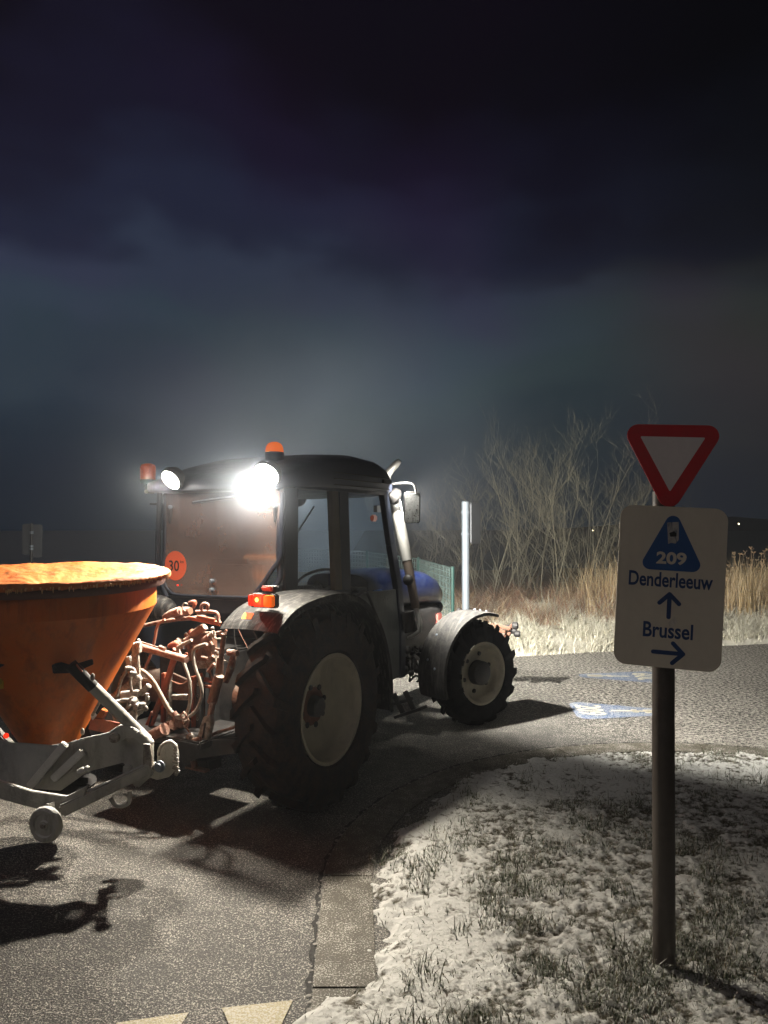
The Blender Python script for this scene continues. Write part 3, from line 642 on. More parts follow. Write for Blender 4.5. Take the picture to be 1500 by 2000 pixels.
def cycle_mark(cx, cy, rot, label, sx=1, sy=1):
    root = empty('route_marking', (cx, cy, 0), rot, label=label, category='road marking')   # local +x = tip of the long triangle
    tri = round_poly([(-.36 * sx, -.40 * sy), (.62 * sx, -.10 * sy), (.62 * sx, .10 * sy), (-.36 * sx, .40 * sy)], .09)
    flat('blue_field', tri, M['pblue'], .004, root)
    vs, fs = text_mesh('209', .34, .006); MB().add([(-.20 * sx + y * .9, -x * .85 * sy, .008) for x, y in vs], fs).build('route_number', M['pcream'], root)
    mb = MB()
    for (x0, x1, y0, y1) in ((.02, .50, -.022, .022), (.34, .52, -.06, .06), (.22, .28, -.055, .055)):
        mb.add([(x0 * sx, y0, .0075), (x1 * sx, y0, .0075), (x1 * sx, y1, .0075), (x0 * sx, y1, .0075)], [(0, 1, 2, 3)])
    mb.build('pictogram', M['pcream'], root)
cycle_mark(1.93, 6.62, R(-6), 'nearer blue route marking on the asphalt, wide end left', .85, .85)
cycle_mark(2.60, 8.15, R(174), 'farther blue route marking on the asphalt, wide end right', .85, .9)

# ------------------------------------------------------------------ near sign
SG = Frame(.986, 2.74, 0)
sign = empty('route_sign', (.986, 2.74, 0), label='dark post carrying a red triangle above a white Denderleeuw and Brussel panel', category='road sign')
MB().tube([(0, 0, -.03), (.004, 0, .8), (.014, .004, 1.69)], .0385, 24).build('post', M['post'], sign, smooth=40)
MB().sphere((.014, .004, 1.69), .040, 20, 4, 0, (1, 1, .3)).build('post_cap', M['black'], sign, smooth=60)
yaw = R(-15); roll = R(-3.1)
EX = Matrix.Rotation(yaw, 3, 'Z') @ (Matrix.Rotation(roll, 3, 'Y').inverted() @ V((1, 0, 0)))
EX = V((math.cos(yaw) * math.cos(roll), math.sin(yaw) * math.cos(roll), math.sin(roll))); NF = V((math.sin(yaw), -math.cos(yaw), 0)); EY = NF.cross(EX).normalized(); NF = EX.cross(EY).normalized()
PC = SG.D(1308.5, 1147, 2.683)
def rrect(w, h, c, n=6):
    return round_poly([(-w / 2, -h / 2), (w / 2, -h / 2), (w / 2, h / 2), (-w / 2, h / 2)], c, n)
PW, PH = .350, .558
def onp(poly, name, mat, lift, th=.0008, parent=None, o=PC): return MB().prism(poly, o + NF * lift, EX, EY, th).build(name, mat, parent)
panel = MB().prism(rrect(PW, PH, .042), PC - NF * .018, EX, EY, .018).build('route_panel', M['signwhite'], sign, bevel=.002)
rim = MB()
o_, i_ = rrect(PW + .004, PH + .004, .044), rrect(PW - .008, PH - .008, .039); n_ = len(o_)
def P3(p, l, o=PC): return o + NF * l + EX * p[0] + EY * p[1]
rim.add([P3(p, -.020) for p in o_] + [P3(p, .0015) for p in o_] + [P3(p, .0015) for p in i_] + [P3(p, -.0005) for p in i_],
        [(k * n_ + i, k * n_ + (i + 1) % n_, (k + 1) * n_ + (i + 1) % n_, (k + 1) * n_ + i) for k in range(3) for i in range(n_)])
rim.build('panel_rim', M['signwhite'], panel, smooth=50)
KX = PW / 217; KY = PH / 318.0
def s2(px, py): return ((px - 1308.5) * KX * 1.0, (1147 - py) * KY + (px - 1308.5) * KX * .035)
def s2n(px, py): return ((px - 1308.5) * KX, (1147 - py) * KY)
onp(round_poly([(-.110, .058), (.110, .058), (0, .281)], .025, 8), 'blue_triangle', M['signblue'], .0005, parent=panel)
def sign_text(s, w, h, cx, cy, mat, nm, bold=0.0, lift=.0010):
    vs, fs = text_mesh(s, 1.0, bold); x0 = min(v[0] for v in vs); x1 = max(v[0] for v in vs); y0 = min(v[1] for v in vs); y1 = max(v[1] for v in vs)
    mb = MB(); P = [P3((cx + (x - (x0 + x1) / 2) * w / (x1 - x0), cy + (y - (y0 + y1) / 2) * h / (y1 - y0)), lift) for x, y in vs]
    mb.add(P, fs); return mb.build(nm, mat, panel)
sign_text('209', .099, .044, .0, .101, M['signwhite'], 'number', .035, .0022)
sign_text('Denderleeuw', .276, .052, .0, .025, M['signtext'], 'lettering', .022)
sign_text('Brussel', .164, .054, .0, -.151, M['signtext'], 'lettering', .022)
def arrow(cx, cy, rot, ln, hd, w):
    c, s = math.cos(rot), math.sin(rot); mb = MB()
    def cap(a, b):
        n = 8; d = V((b[0] - a[0], b[1] - a[1], 0)); q = math.atan2(d.y, d.x)
        return [(b[0] + w / 2 * math.cos(q - PI / 2 + PI * k / n), b[1] + w / 2 * math.sin(q - PI / 2 + PI * k / n)) for k in range(n + 1)] + [(a[0] + w / 2 * math.cos(q + PI / 2 + PI * k / n), a[1] + w / 2 * math.sin(q + PI / 2 + PI * k / n)) for k in range(n + 1)]
    for i, (a, b) in enumerate((((0, -ln / 2), (0, ln / 2)), ((-hd, ln / 2 - hd), (0, ln / 2)), ((hd, ln / 2 - hd), (0, ln / 2)))):
        mb.prism([(cx + x * c - y * s, cy + x * s + y * c) for x, y in cap(a, b)], PC + NF * (.0005 + i * .0003), EX, EY, .0008)
    mb.build('arrow', M['signtext'], panel)
arrow(.0, -.064, 0, .080, .032, .0145); arrow(.004, -.228, -PI / 2, .098, .034, .0145)
onp([(-.020, .225), (.018, .229), (.021, .167), (.011, .153), (-.004, .155), (-.013, .151)], 'torn_sticker', pmat('torn_grey_sticker', (.42, .40, .38), .8, var=.5, vs=60, stain=((.05, .08, .14), .8, 60)), .0016, parent=panel)
onp([(-.011, .189), (.004, .196), (.012, .190), (.013, .178), (-.007, .176)], 'sticker_print', M['print'], .0026, .0004, panel)
onp([(.000, -.125), (.020, -.100), (.030, -.118), (.010, -.150)], 'scuff', pmat('pale_scuff', (.60, .56, .50), .9, var=.4, vs=80), .0004, .0003, panel)
# give way triangle
TC = SG.D(1311, 905, 2.69)
def onp2(poly, name, mat, lift, th, par): return MB().prism(poly, TC + NF * lift, EX, EY, th).build(name, mat, par)
tri = round_poly([(-.178, .136), (.0, -.194), (.178, .136)][::-1], .038, 8)
gw = MB().prism(tri, TC - NF * .016, EX, EY, .016).build('give_way_triangle', M['red'], sign, bevel=.002)
ti = round_poly([(-.108, .093), (.0, -.100), (.108, .093)][::-1], .003, 3)
onp2(ti, 'white_field', M['triwhite'], .0004, .0008, gw)
for o_c, zz in ((PC, .2), (PC, -.2), (TC, .04)):
    c = o_c - NF * .018 + EY * zz; MB().box(c - NF * .012, (.12, .02, .03), Matrix.Rotation(yaw, 3, 'Z')).build('bracket', M['galv'], sign)

# ================================================================== TRACTOR
T = Frame(-1.033, 4.777, 29.5)
tr = empty('tractor', T.o, -T.a, label='blue tractor seen from behind with lit work lamps, towing an orange salt spreader', category='tractor')
XR = .87
def mesh_sub(mb, name, mat, parent=tr, smooth=40, bevel=0, **t): return mb.build(name, M[mat] if isinstance(mat, str) else mat, parent, smooth=smooth, bevel=bevel, **t)
def wheel(name, c, side, rad, width, rimr, nl, mats, steer=0, dish=.10, holes=8, hub_r=.055, hub_out=.0):
    """c centre; side +1 right; the wheel turns about the local x axis"""
    rot = Matrix.Rotation(-steer, 3, 'Z'); ax = rot @ V((side, 0, 0)); c = V(c); w = width / 2
    e = rot @ V((0, 1, 0)); up = V((0, 0, 1))
    rm, ty = mats
    # rim dish with flange
    prof = [(rimr + .012, w * .86), (rimr + .014, w * .92), (rimr - .004, w * .93), (rimr - .016, w * .80), (rimr - .022, w * .45), (rimr * .86, w * .30 ), (rimr * .80, w * .22 - dish * .2), (rimr * .62, w * .22 - dish * .55), (rimr * .40, w * .22 - dish), (.0, w * .22 - dish)]
    o = MB().lathe(prof, c, ax, 48).build(name, M[rm], tr, smooth=50)
    hubd = w * .22 - dish
    MB().lathe([(0, hubd + .055 + hub_out), (hub_r * .8, hubd + .055 + hub_out), (hub_r, hubd + .045 + hub_out), (hub_r * 1.05, hubd - .01)], c, ax, 24).build('hub', M['black'], o, smooth=40)
    for k in range(holes):
        q = 2 * PI * (k + .3) / holes; p = c + (e * math.cos(q) + up * math.sin(q)) * (hub_r * 1.05 + (.052 if holes > 6 else .05))
        MB().lathe([(0, hubd + .010), (.012, hubd + .010), (.0175, hubd + .006), (.0185, hubd - .01)], p, ax, 8).build('wheel_nut', M['black'], o)
    # tyre carcass and lugs in one mesh
    mb = MB(); R0 = rad - .032
    prof = [(rimr + .008, w * .80), (rimr + .03, w * .96), (rimr + (R0 - rimr) * .45, w * 1.0), (R0 - .045, w * .97), (R0 - .012, w * .86), (R0, w * .5), (R0 + .004, 0)]
    prof = prof + [(r, -h) for r, h in prof[:-1][::-1]]
    mb.lathe(prof, c, ax, 64)
    def surf(x):       # radius at axial x (tread face)
        ax_ = abs(x) / w
        return R0 + .004 - .004 * ax_ - max(0, ax_ - .8) ** 2 * 1.2
    for sd in (1, -1):
        for k in range(nl):
            th0 = 2 * PI * (k + (0 if sd > 0 else .5)) / nl; rows = []
            st = [(-.04, 0), (.28, .10), (.62, .24), (.88, .33), (1.0, .36), (1.03, .365)]
            for j, (u, dth) in enumerate(st):
                x = sd * u * w; th = th0 + dth * (.42 / rad) ; hgt = (.034, .034, .034, .032, .012, .0)[j]; rr = surf(min(1, u) * w) - (0, 0, 0, 0, .028, .075)[j]; hw = (.016, .017, .020, .024, .026, .024)[j] / rad
                row = []
                for (dt, hh) in ((-hw * 1.25, -.006), (-hw, hgt), (hw, hgt), (hw * 1.25, -.006)):
                    q = th + dt; d = e * math.cos(q) + up * math.sin(q); row.append(c + d * (rr + hh) + ax * (x * side if False else x))
                rows.append(row)
            vs = [p for r_ in rows for p in r_]; fs = [(i * 4 + m, i * 4 + m + 1, i * 4 + m + 5, i * 4 + m + 4) for i in range(len(st) - 1) for m in range(3)] + [(0, 1, 2, 3)]
            mb.add(vs, fs)
    mb.build('tyre', M[ty], o, smooth=35)
    return o
TW = .31
wheel('rear_wheel', (XR - TW / 2, 0, .545), 1, .56, TW, .297, 19, ('rim', 'rubber'), dish=.03, hub_r=.058)
wheel('rear_wheel', (-XR + TW / 2, 0, .545), -1, .56, TW, .297, 19, ('rim', 'rubber'), dish=.03, hub_r=.058)
FW = V((.80, 2.155, .405)); ST = R(21)
wheel('front_wheel', FW, 1, .415, .25, .238, 16, ('rim', 'rubber2'), ST, dish=-.01, holes=6, hub_r=.095, hub_out=.02)
wheel('front_wheel', (-.80, 2.155, .405), -1, .415, .25, .238, 16, ('rim', 'rubber2'), ST, dish=-.01, holes=6, hub_r=.095, hub_out=.02)

def strip(prof, x0, x1, th, name, mat, lip=.03, crown=.0, parent=tr, rot=None, o=V((0, 0, 0)), nx=7, **t):
    """a sheet swept along a (y, z) profile from x0 to x1 with rolled side lips"""
    pr = cr([V((0, y, z)) for y, z in prof], 5); n = len(pr); mb = MB(); cols = []
    xs_ = [(x0, -lip), (x0 + .004, -.004)] + [(x0 + (x1 - x0) * k / nx, crown * math.sin(PI * k / nx)) for k in range(1, nx)] + [(x1 - .004, -.004), (x1, -lip)]
    vs = []; m = len(xs_)
    for i, p in enumerate(pr):
        tg = (pr[min(i + 1, n - 1)] - pr[max(i - 1, 0)]).normalized(); nm = V((0, -tg.z, tg.y))
        if nm.z < 0 and abs(tg.y) > .2: nm = -nm
        if i and nm.dot(last) < 0: nm = -nm
        last = nm
        for x, dz in xs_:
            q = V((x, p.y, p.z)) + nm * dz; q = (rot @ (q) if rot is not None else q) + o; vs.append(q)
    vs2 = []
    for i, p in enumerate(pr):
        tg = (pr[min(i + 1, n - 1)] - pr[max(i - 1, 0)]).normalized(); nm = V((0, -tg.z, tg.y))
        if i == 0 and nm.z < 0: nm = -nm
        if i and nm.dot(last2) < 0: nm = -nm
        last2 = nm
        for x, dz in xs_:
            sx = .003 if x < (x0 + x1) / 2 else -.003
            q = V((x + (sx if dz == -lip else 0), p.y, p.z)) + nm * (dz - th); q = (rot @ q if rot is not None else q) + o; vs2.append(q)
    N_ = n * m; fs = [(i * m + k, i * m + k + 1, (i + 1) * m + k + 1, (i + 1) * m + k) for i in range(n - 1) for k in range(m - 1)]
    fs += [tuple(N_ + j for j in f[::-1]) for f in fs]
    fs += [(k, k + 1, N_ + k + 1, N_ + k) for k in range(m - 1)] + [((n - 1) * m + k, N_ + (n - 1) * m + k, N_ + (n - 1) * m + k + 1, (n - 1) * m + k + 1) for k in range(m - 1)]
    for k in (0, m - 1): fs += [(i * m + k, (i + 1) * m + k, N_ + (i + 1) * m + k, N_ + i * m + k) for i in range(n - 1)]
    return MB().add(vs + vs2, fs).build(name, M[mat], parent, smooth=40, **t)
FP = [(-.55, 1.035), (-.50, 1.08), (-.38, 1.145), (-.18, 1.185), (.05, 1.195), (.26, 1.155), (.45, 1.04), (.58, .86), (.655, .62), (.665, .40)]
for sd in (1, -1):
    x0, x1 = (.50, .885) if sd > 0 else (-.885, -.50)
    strip(FP, x0, x1, .006, 'rear_fender', 'fender', lip=.035, crown=.012)
# inner fender wall
for sd in (1, -1):
    poly = [(y, z - .01) for y, z in FP if y > -.3] + [(.60, .36), (.2, .40), (-.1, .75), (-.28, 1.0)]
    MB().prism(poly[::-1] if sd > 0 else poly, (sd * .50, 0, 0), (0, 1, 0), (0, 0, 1), .01 * 1).build('wheel_arch', M['cab'], tr)
# number sticker (yellow), tail lamp cluster
def on_fender(px, py): return T.Y(px, py, -.46)
p = on_fender(495, 1204)
MB().prism(rrect(.062, .038, .004), T.Y(489, 1203, -.528) + V((0, -.02, 0)), V((1, 0, 0)), V((0, .66, .75)), .004).build('sticker', M['yellow'], tr, label='scuffed yellow plate')
tl = T.Y(512, 1173, -.50); rt = Matrix.Identity(3)
hs = MB().box(tl + V((-.012, .035, -.003)), (.160, .05, .072)).build('tail_light', M['black'], tr, bevel=.006, label='lit red and orange tail light')
MB().box(tl + V((-.068, 0, 0)), (.030, .035, .060)).build('lens', M['redlens'], hs, bevel=.005)
MB().box(tl + V((-.018, 0, 0)), (.066, .035, .062)).build('lens', M['tail_red'], hs, bevel=.006)
MB().box(tl + V((.045, 0, -.001)), (.056, .035, .060)).build('lens', M['tail_orange'], hs, bevel=.006)
MB().sphere(tl + V((-.022, -.012, .004)), .015, 10, 8, -.99, (1, .6, 1)).build('bulb', M['tail_hot'], hs, smooth=60)
ld = bpy.data.lights.new('tail_glow', 'POINT'); ld.energy = 1.1; ld.color = (1, .06, .015); ld.shadow_soft_size = .03
lo = bpy.data.objects.new('tail_glow', ld); COL.objects.link(lo); lo.parent = tr; lo.location = tl + V((-.02, -.055, 0))
t2 = T.Y(527, 1150, -.44)
hs2 = MB().box(t2 + V((0, .01, 0)), (.085, .05, .030)).build('marker_light', M['black'], tr, bevel=.005)
MB().box(t2 + V((-.002, -.012, .002)), (.070, .035, .026)).build('lens', M['redlens'], hs2, bevel=.006)
MB().bar(t2 + V((-.0, .01, -.02)), t2 + V((-.0, .02, -.05)), .05, .02).build('bracket', M['black'], hs2)

# ---- cab
W = .49
def yz_at(px, py, lx=W): q = T.X(px, py, lx); return q.y, q.z
zb, zt = 1.13, 1.80
def pillar(pts, w, h, name='pillar', mat='pillar', up=(1, 0, 0), lab=None):
    mb = MB()
    for a, b in zip(pts[:-1], pts[1:]): mb.bar(a, b, w, h, up)
    o = mb.build(name, M[mat], tr, bevel=.004); return o
for sd in (1, -1):
    x = sd * W
    mbp = MB().tube(cr([(x, .0, 1.86), (x, -.012, 1.70), (x, -.02, 1.42), (x, -.012, 1.27), (x - sd * .06, -.03, 1.19), (x - sd * .11, -.04, 1.12)], 5), .019, 8)
    mesh_sub(mbp, 'rear_pillar', 'cab')
    pillar([(x, .09, 1.86), (x, .09, 1.16)], .13, .024, 'quarter_pillar', 'cab')
    pillar([(x, .545, 1.86), (x, .60, 1.14)], .085, .04, 'centre_pillar', 'pillar')
    pillar([(x, .66, 1.86), (x, .70, 1.12)], .12, .03, 'door_post', 'cab')
    pillar([(x, 1.215, 1.84), (x, 1.33, 1.45), (x, 1.44, 1.12), (x, 1.49, .80), (x, 1.49, .44)], .075, .045, 'front_pillar', 'cab')
    pillar([(x + sd * .004, .1, 1.83), (x + sd * .004, 1.22, 1.83)], .05, .05, 'roof_rail', 'cab')
    pillar([(x, -.02, 1.135), (x, .75, 1.135)], .05, .05, 'cab_sill', 'cab')
    # side panes, with depth
    q = [(.155, 1.155), (.50, 1.155), (.505, 1.80), (.155, 1.80)]
    MB().prism(q, (x - .003, 0, 0), (0, 1, 0), (0, 0, 1), .005).build('quarter_window', M['sideglass'], tr)
    q = [(.76, 1.10), (1.40, 1.10), (1.30, 1.45), (1.19, 1.80), (.735, 1.80)]
    MB().prism(q, (x - .003, 0, 0), (0, 1, 0), (0, 0, 1), .005).build('door_window', M['sideglass'], tr)
    # lower door skin: between fender arch and front post
    q = [(.70, 1.10), (.78, 1.12), (1.40, 1.11), (1.455, .80), (1.455, .46), (.90, .42), (.74, .46), (.70, .62), (.65, .8)]
    MB().prism(q[::-1], (x - .008, 0, 0), (0, 1, 0), (0, 0, 1), .016).build('door', M['door'], tr, bevel=.003)
    pillar([(x + sd * .012, 1.47, 1.05), (x + sd * .012, 1.49, .44)], .03, .02, 'door_edge', 'black')
    mesh_sub(MB().tube(cr([(x + sd * .03, .80, 1.10), (x + sd * .035, .90, 1.13), (x + sd * .035, .98, 1.06), (x + sd * .035, 1.12, .86), (x + sd * .03, 1.2, .70)], 5), .010, 8), 'grab_rail', 'black')
# rear window: frame tube and pane
rw = [T.Y(323, 966, -.03), T.Y(322, 1060, -.035), T.Y(320, 1130, -.035), T.Y(332, 1155, -.04), T.Y(355, 1163, -.045), T.Y(450, 1166, -.045), T.Y(535, 1168, -.045)]
mesh_sub(MB().tube(cr(rw, 4), .009, 8), 'window_frame', 'cab')
mesh_sub(MB().tube(cr([T.Y(551, 962, -.03), T.Y(549, 1060, -.035), T.Y(547, 1090, -.035), T.Y(528, 1118, -.04), T.Y(512, 1142, -.045), T.Y(498, 1160, -.05)], 4), .014, 8), 'window_frame', 'cab')
pane = [T.Y(322, 958, -.028), T.Y(552, 955, -.028), T.Y(550, 1085, -.028), T.Y(520, 1130, -.028), T.Y(505, 1166, -.028), T.Y(350, 1163, -.028), T.Y(321, 1140, -.028)]
MB().prism([(p.x, p.z) for p in pane][::-1], (0, -.028, 0), (1, 0, 0), (0, 0, 1), .005).build('rear_window', M['rearglass'], tr)
for px, py, s_ in ((413, 1135, .014), (413, 1152, .014), (332, 990, .012), (537, 987, .014)):
    c = T.Y(px, py, -.045); mesh_sub(MB().lathe([(0, .012), (s_ * .7, .011), (s_, .004), (s_, -.01)], c, (0, -1, 0), 14), 'window_fixing', 'galv')
for px, py in ((332, 995), (537, 992)):
    a, b = T.Y(px, py, -.05), T.Y(px - 1, py + 28, -.045); mesh_sub(MB().tube([a, b], [.012, .005], 8), 'hinge', 'black')
wip = MB().tube([T.Y(377, 980, -.05), T.Y(430, 972, -.055), T.Y(498, 966, -.06)], [.004, .005, .006], 6).build('wiper', M['galv'], tr, smooth=40)
MB().bar(T.Y(376, 982, -.04), T.Y(486, 968, -.042), .010, .012).build('wiper_blade', M['black'], wip)
MB().lathe([(0, .03), (.014, .028), (.016, 0), (.016, -.02)], T.Y(507, 965, -.045), (0, -1, 0), 14).build('wiper_pivot', M['chrome'], wip, smooth=40)
MB().lathe([(0, .03), (.012, .028), (.014, 0)], T.Y(524, 968, -.045), (0, -1, 0), 14).build('wiper_pivot', M['chrome'], wip, smooth=40)
# sticker 30
sc_ = T.Y(341, 1105, -.04); rd_ = .094
stk = MB().lathe([(0, .006), (rd_, .006), (rd_, .004)], (sc_.x, -.028, sc_.z), (0, -1, 0), 40).build('speed_sticker', M['stickred'], tr)
vs, fs = text_mesh('30', 1.0, .012); xx = [v[0] for v in vs]; yy_ = [v[1] for v in vs]
MB().add([(sc_.x - .010 + (x - (max(xx) + min(xx)) / 2) * .088 / (max(xx) - min(xx)), -.0355, sc_.z + (y - (max(yy_) + min(yy_)) / 2) * .068 / (max(yy_) - min(yy_))) for x, y in vs], fs).build('number', M['print'], stk)
vs, fs = text_mesh('km', 1.0, .01)
MB().add([(sc_.x + .058 + x * .026, -.0355, sc_.z + .026 + y * .026) for x, y in vs], fs).build('lettering', M['print'], stk)
c = T.Y(347, 1143, -.05); MB().sphere(c, .006, 8, 6, -.99).build('glowing_reflector', M['tail_red'], tr)  # emission paints in the red shine of the reflector
# rear bulkhead below the window, front screen, dashboard
MB().box((0, .01, 1.085), (.98, .04, .09)).build('rear_bulkhead', M['cab'], tr, bevel=.008)
MB().prism([(-.40, 1.12), (.40, 1.12), (.42, 1.80), (-.42, 1.80)], (0, 1.42, 0), (1, 0, 0), (0, 0, 1), .005).build('windscreen', M['sideglass'], tr)
bpy.data.objects['windscreen'].rotation_euler = (0, 0, 0)
MB().box((0, 1.30, 1.02), (.60, .22, .20)).build('dashboard', M['black'], tr, bevel=.03)
MB().lathe([(.165, -.012), (.18, 0), (.165, .012), (.150, 0)], (0, 1.08, 1.17), V((0, -.5, .85)), 28, closed=True).build('steering_wheel', M['black'], tr, smooth=60)
MB().tube([(0, 1.08, 1.16), (0, 1.28, .95)], .025, 10).build('steering_column', M['black'], tr)
MB().box((0, .42, .92), (.46, .44, .12)).build('seat', M['seat'], tr, bevel=.03)
MB().box((0, .20, 1.17), (.44, .10, .40), Matrix.Rotation(R(8), 3, 'X')).build('backrest', M['seat'], tr, bevel=.03)
MB().box((0, .70, .50), (.96, 1.5, .05)).build('cab_floor', M['black'], tr)
c = T.X(669, 1146, .40); MB().sphere(c, .009, 8, 6, -.99).build('side_indicator', M['dash'], tr)
c = T.X(730, 1012, .38); MB().box(c, (.03, .07, .05)).build('cup_holder', M['orangelens'], tr, bevel=.01)  # cup shares the faint glow painted into the orange lens
MB().tube([T.X(573, 1052, .44), T.X(613, 990, .44)], .006, 6).build('window_stay', M['galv'], tr)
MB().box(T.X(737, 994, .38), (.03, .06, .05)).build('white_card', M['ffender'], tr)
# roof: lofted shell
def loft(secs, name, mat, parent=tr, n=28, e=4.0, smooth=50):
    """secs: (y, halfwidth, zbottom, ztop, xcentre)"""
    mb = MB(); vs = []
    for (y, hw, z0, z1, xc) in secs:
        for k in range(n):
            q = 2 * PI * k / n; c_, s_ = math.cos(q), math.sin(q)
            x = xc + hw * math.copysign(abs(c_) ** (2 / e), c_); z = (z0 + z1) / 2 + (z1 - z0) / 2 * math.copysign(abs(s_) ** (2 / e), s_); vs.append((x, y, z))
    m = len(secs); fs = [(i * n + k, i * n + (k + 1) % n, (i + 1) * n + (k + 1) % n, (i + 1) * n + k) for i in range(m - 1) for k in range(n)]
    fs += [tuple(range(n)), tuple((m - 1) * n + k for k in range(n))]
    return MB().add(vs, fs).build(name, M[mat], parent, smooth=smooth)
roof = loft([(-.13, .44, 1.80, 1.845, 0), (-.11, .50, 1.785, 1.87, 0), (.02, .53, 1.785, 1.91, 0), (.22, .54, 1.79, 1.985, 0), (.48, .545, 1.79, 2.05, 0), (.80, .545, 1.79, 2.075, 0), (1.08, .54, 1.79, 2.06, 0), (1.22, .53, 1.79, 2.02, 0), (1.32, .51, 1.80, 1.95, 0), (1.36, .47, 1.82, 1.89, 0)], 'roof', 'roof', e=5)
for z in (1.845, 1.885, 1.925): MB().box((.545, .85, z), (.008, .72, .006)).build('roof_rib', M['black'], roof)
MB().box((.545, 1.18, 1.90), (.016, .12, .03)).build('side_lamp', M['ffender'], roof, bevel=.004)
# work lamps (two at the rear), with real lamps
wl = [(T.Y(333, 938, -.19), .066, 'left'), (T.Y(520, 928, -.19), .074, 'right')]
for c, r_, nm in wl:
    aim = V((0.10 if nm == 'right' else -.05, -1, -.72)).normalized()
    h_ = MB().lathe([(r_, .0), (r_ + .008, -.004), (r_ + .010, -.03), (r_ * .75, -.075), (0, -.085)], c, aim, 28).build('work_light', M['black'], tr, smooth=50)
    MB().lathe([(0, .002), (r_ * .6, .004), (r_ - .001, -.001)], c, aim, 28).build('lens', M['lamp_on'], h_, smooth=60)
    MB().tube([c - aim * .05, (c.x, -.08, 1.84)], .012, 8).build('bracket', M['black'], h_)
    ld = bpy.data.lights.new('work_beam', 'SPOT'); ld.energy = WORK * (1.0 if nm == 'right' else .40); ld.color = (1, .90, .74); ld.spot_size = R(168); ld.spot_blend = .9; ld.shadow_soft_size = .035
    lo = bpy.data.objects.new('work_beam', ld); COL.objects.link(lo); lo.parent = tr; lo.location = c + aim * .05; lo.rotation_euler = aim.to_track_quat('-Z', 'Y').to_euler()
for c, e_ in ((wl[0][0], 2.0), (wl[1][0], 16)):      # stray light round each lens
    ld = bpy.data.lights.new('lamp_spill', 'POINT'); ld.energy = e_; ld.color = (1, .95, .86); ld.shadow_soft_size = .035
    lo = bpy.data.objects.new('lamp_spill', ld); COL.objects.link(lo); lo.parent = tr; lo.location = c + V((.0, -.03, -.022))
ld = bpy.data.lights.new('side_beam', 'SPOT'); ld.energy = 60; ld.color = (1, .95, .84); ld.spot_size = R(140); ld.spot_blend = .8; ld.shadow_soft_size = .02
lo = bpy.data.objects.new('side_beam', ld); COL.objects.link(lo); lo.parent = tr; lo.location = (.60, 1.235, 1.90); lo.rotation_euler = V((.0, 1, -.55)).to_track_quat('-Z', 'Y').to_euler()
# front roof lamps and headlamps (forward facing)
for sx in (-1, 1):
    for (c, aim, r_, pw, sz) in ((V((.50 if sx > 0 else -.40, 1.41, 1.80)), V((.52 if sx > 0 else -.38, 1, -.25 if sx > 0 else -.16)), .055, .56 if sx > 0 else .70, 130 if sx > 0 else 128), (V((sx * .18, 2.79, .84)), V((sx * .1, 1, -.12)), .05, .035, 90)):
        aim.normalize()
        h_ = MB().lathe([(r_, 0), (r_ + .008, -.004), (r_ + .008, -.03), (0, -.08)], c, aim, 20).build('front_light', M['black'], tr, smooth=50)
        MB().lathe([(0, .002), (r_ - .002, 0)], c, aim, 20).build('lens', M['front_on'], h_)
        ld = bpy.data.lights.new('front_beam', 'SPOT'); ld.energy = FRONT * pw; ld.color = (1, .95, .84); ld.spot_size = R(sz); ld.spot_blend = .7; ld.shadow_soft_size = .03
        lo = bpy.data.objects.new('front_beam', ld); COL.objects.link(lo); lo.parent = tr; lo.location = c + aim * .05; lo.rotation_euler = aim.to_track_quat('-Z', 'Y').to_euler()
ld = bpy.data.lights.new('lamp_spill', 'POINT'); ld.energy = .8; ld.color = (1, .95, .84); ld.shadow_soft_size = .05
lo = bpy.data.objects.new('lamp_spill', ld); COL.objects.link(lo); lo.parent = tr; lo.location = (.515, 1.52, 1.80)
# beacons
b0 = T.Y(536, 884, .28)
bc = MB().lathe([(.062, -.06), (.062, 0), (.055, .004), (0, .004)], b0, (0, 0, 1), 24).build('beacon', M['black'], tr, smooth=40)
MB().lathe([(.058, .004), (.0585, .012), (.055, .035), (.043, .055), (.022, .067), (0, .070)], b0, (0, 0, 1), 28).build('lens', M['beacon'], bc, smooth=60)
MB().sphere(b0 + V((-.022, -.036, .018)), .016, 10, 8, -.99, (1.2, .6, .8)).build('bulb', M['beacon_hot'], bc, smooth=60)
p1 = T.Y(289, 921, .05)
ind = MB().tube([T.Y(300, 962, .05), T.Y(285, 962, .05), T.Y(284, 945, .05)], .008, 8).build('indicator_stalk', M['black'], tr)
MB().lathe([(.050, -.055), (.052, .0), (.052, .028), (.045, .045), (.02, .054), (0, .055)], p1 + V((0, 0, .0)), (0, 0, 1), 20).build('lens', M['orangelens'], ind, smooth=50)
MB().lathe([(.048, -.085), (.054, -.055), (0, -.055)], p1, (0, 0, 1), 20).build('lamp_base', M['black'], ind, smooth=50)
MB().sphere(T.Y(286, 960, .04), .014, 12, 8, -.99).build('ball_joint', M['chrome'], ind, smooth=60)
MB().tube(cr([T.Y(322, 955, .0), T.Y(315, 968, -.0), T.Y(309, 966, 0), T.Y(307, 958, 0)], 4), .006, 6).build('hook', M['galv'], ind)
MB().bar(T.Y(318, 985, .02), T.Y(294, 984, .04), .012, .012).build('bracket', M['black'], ind)

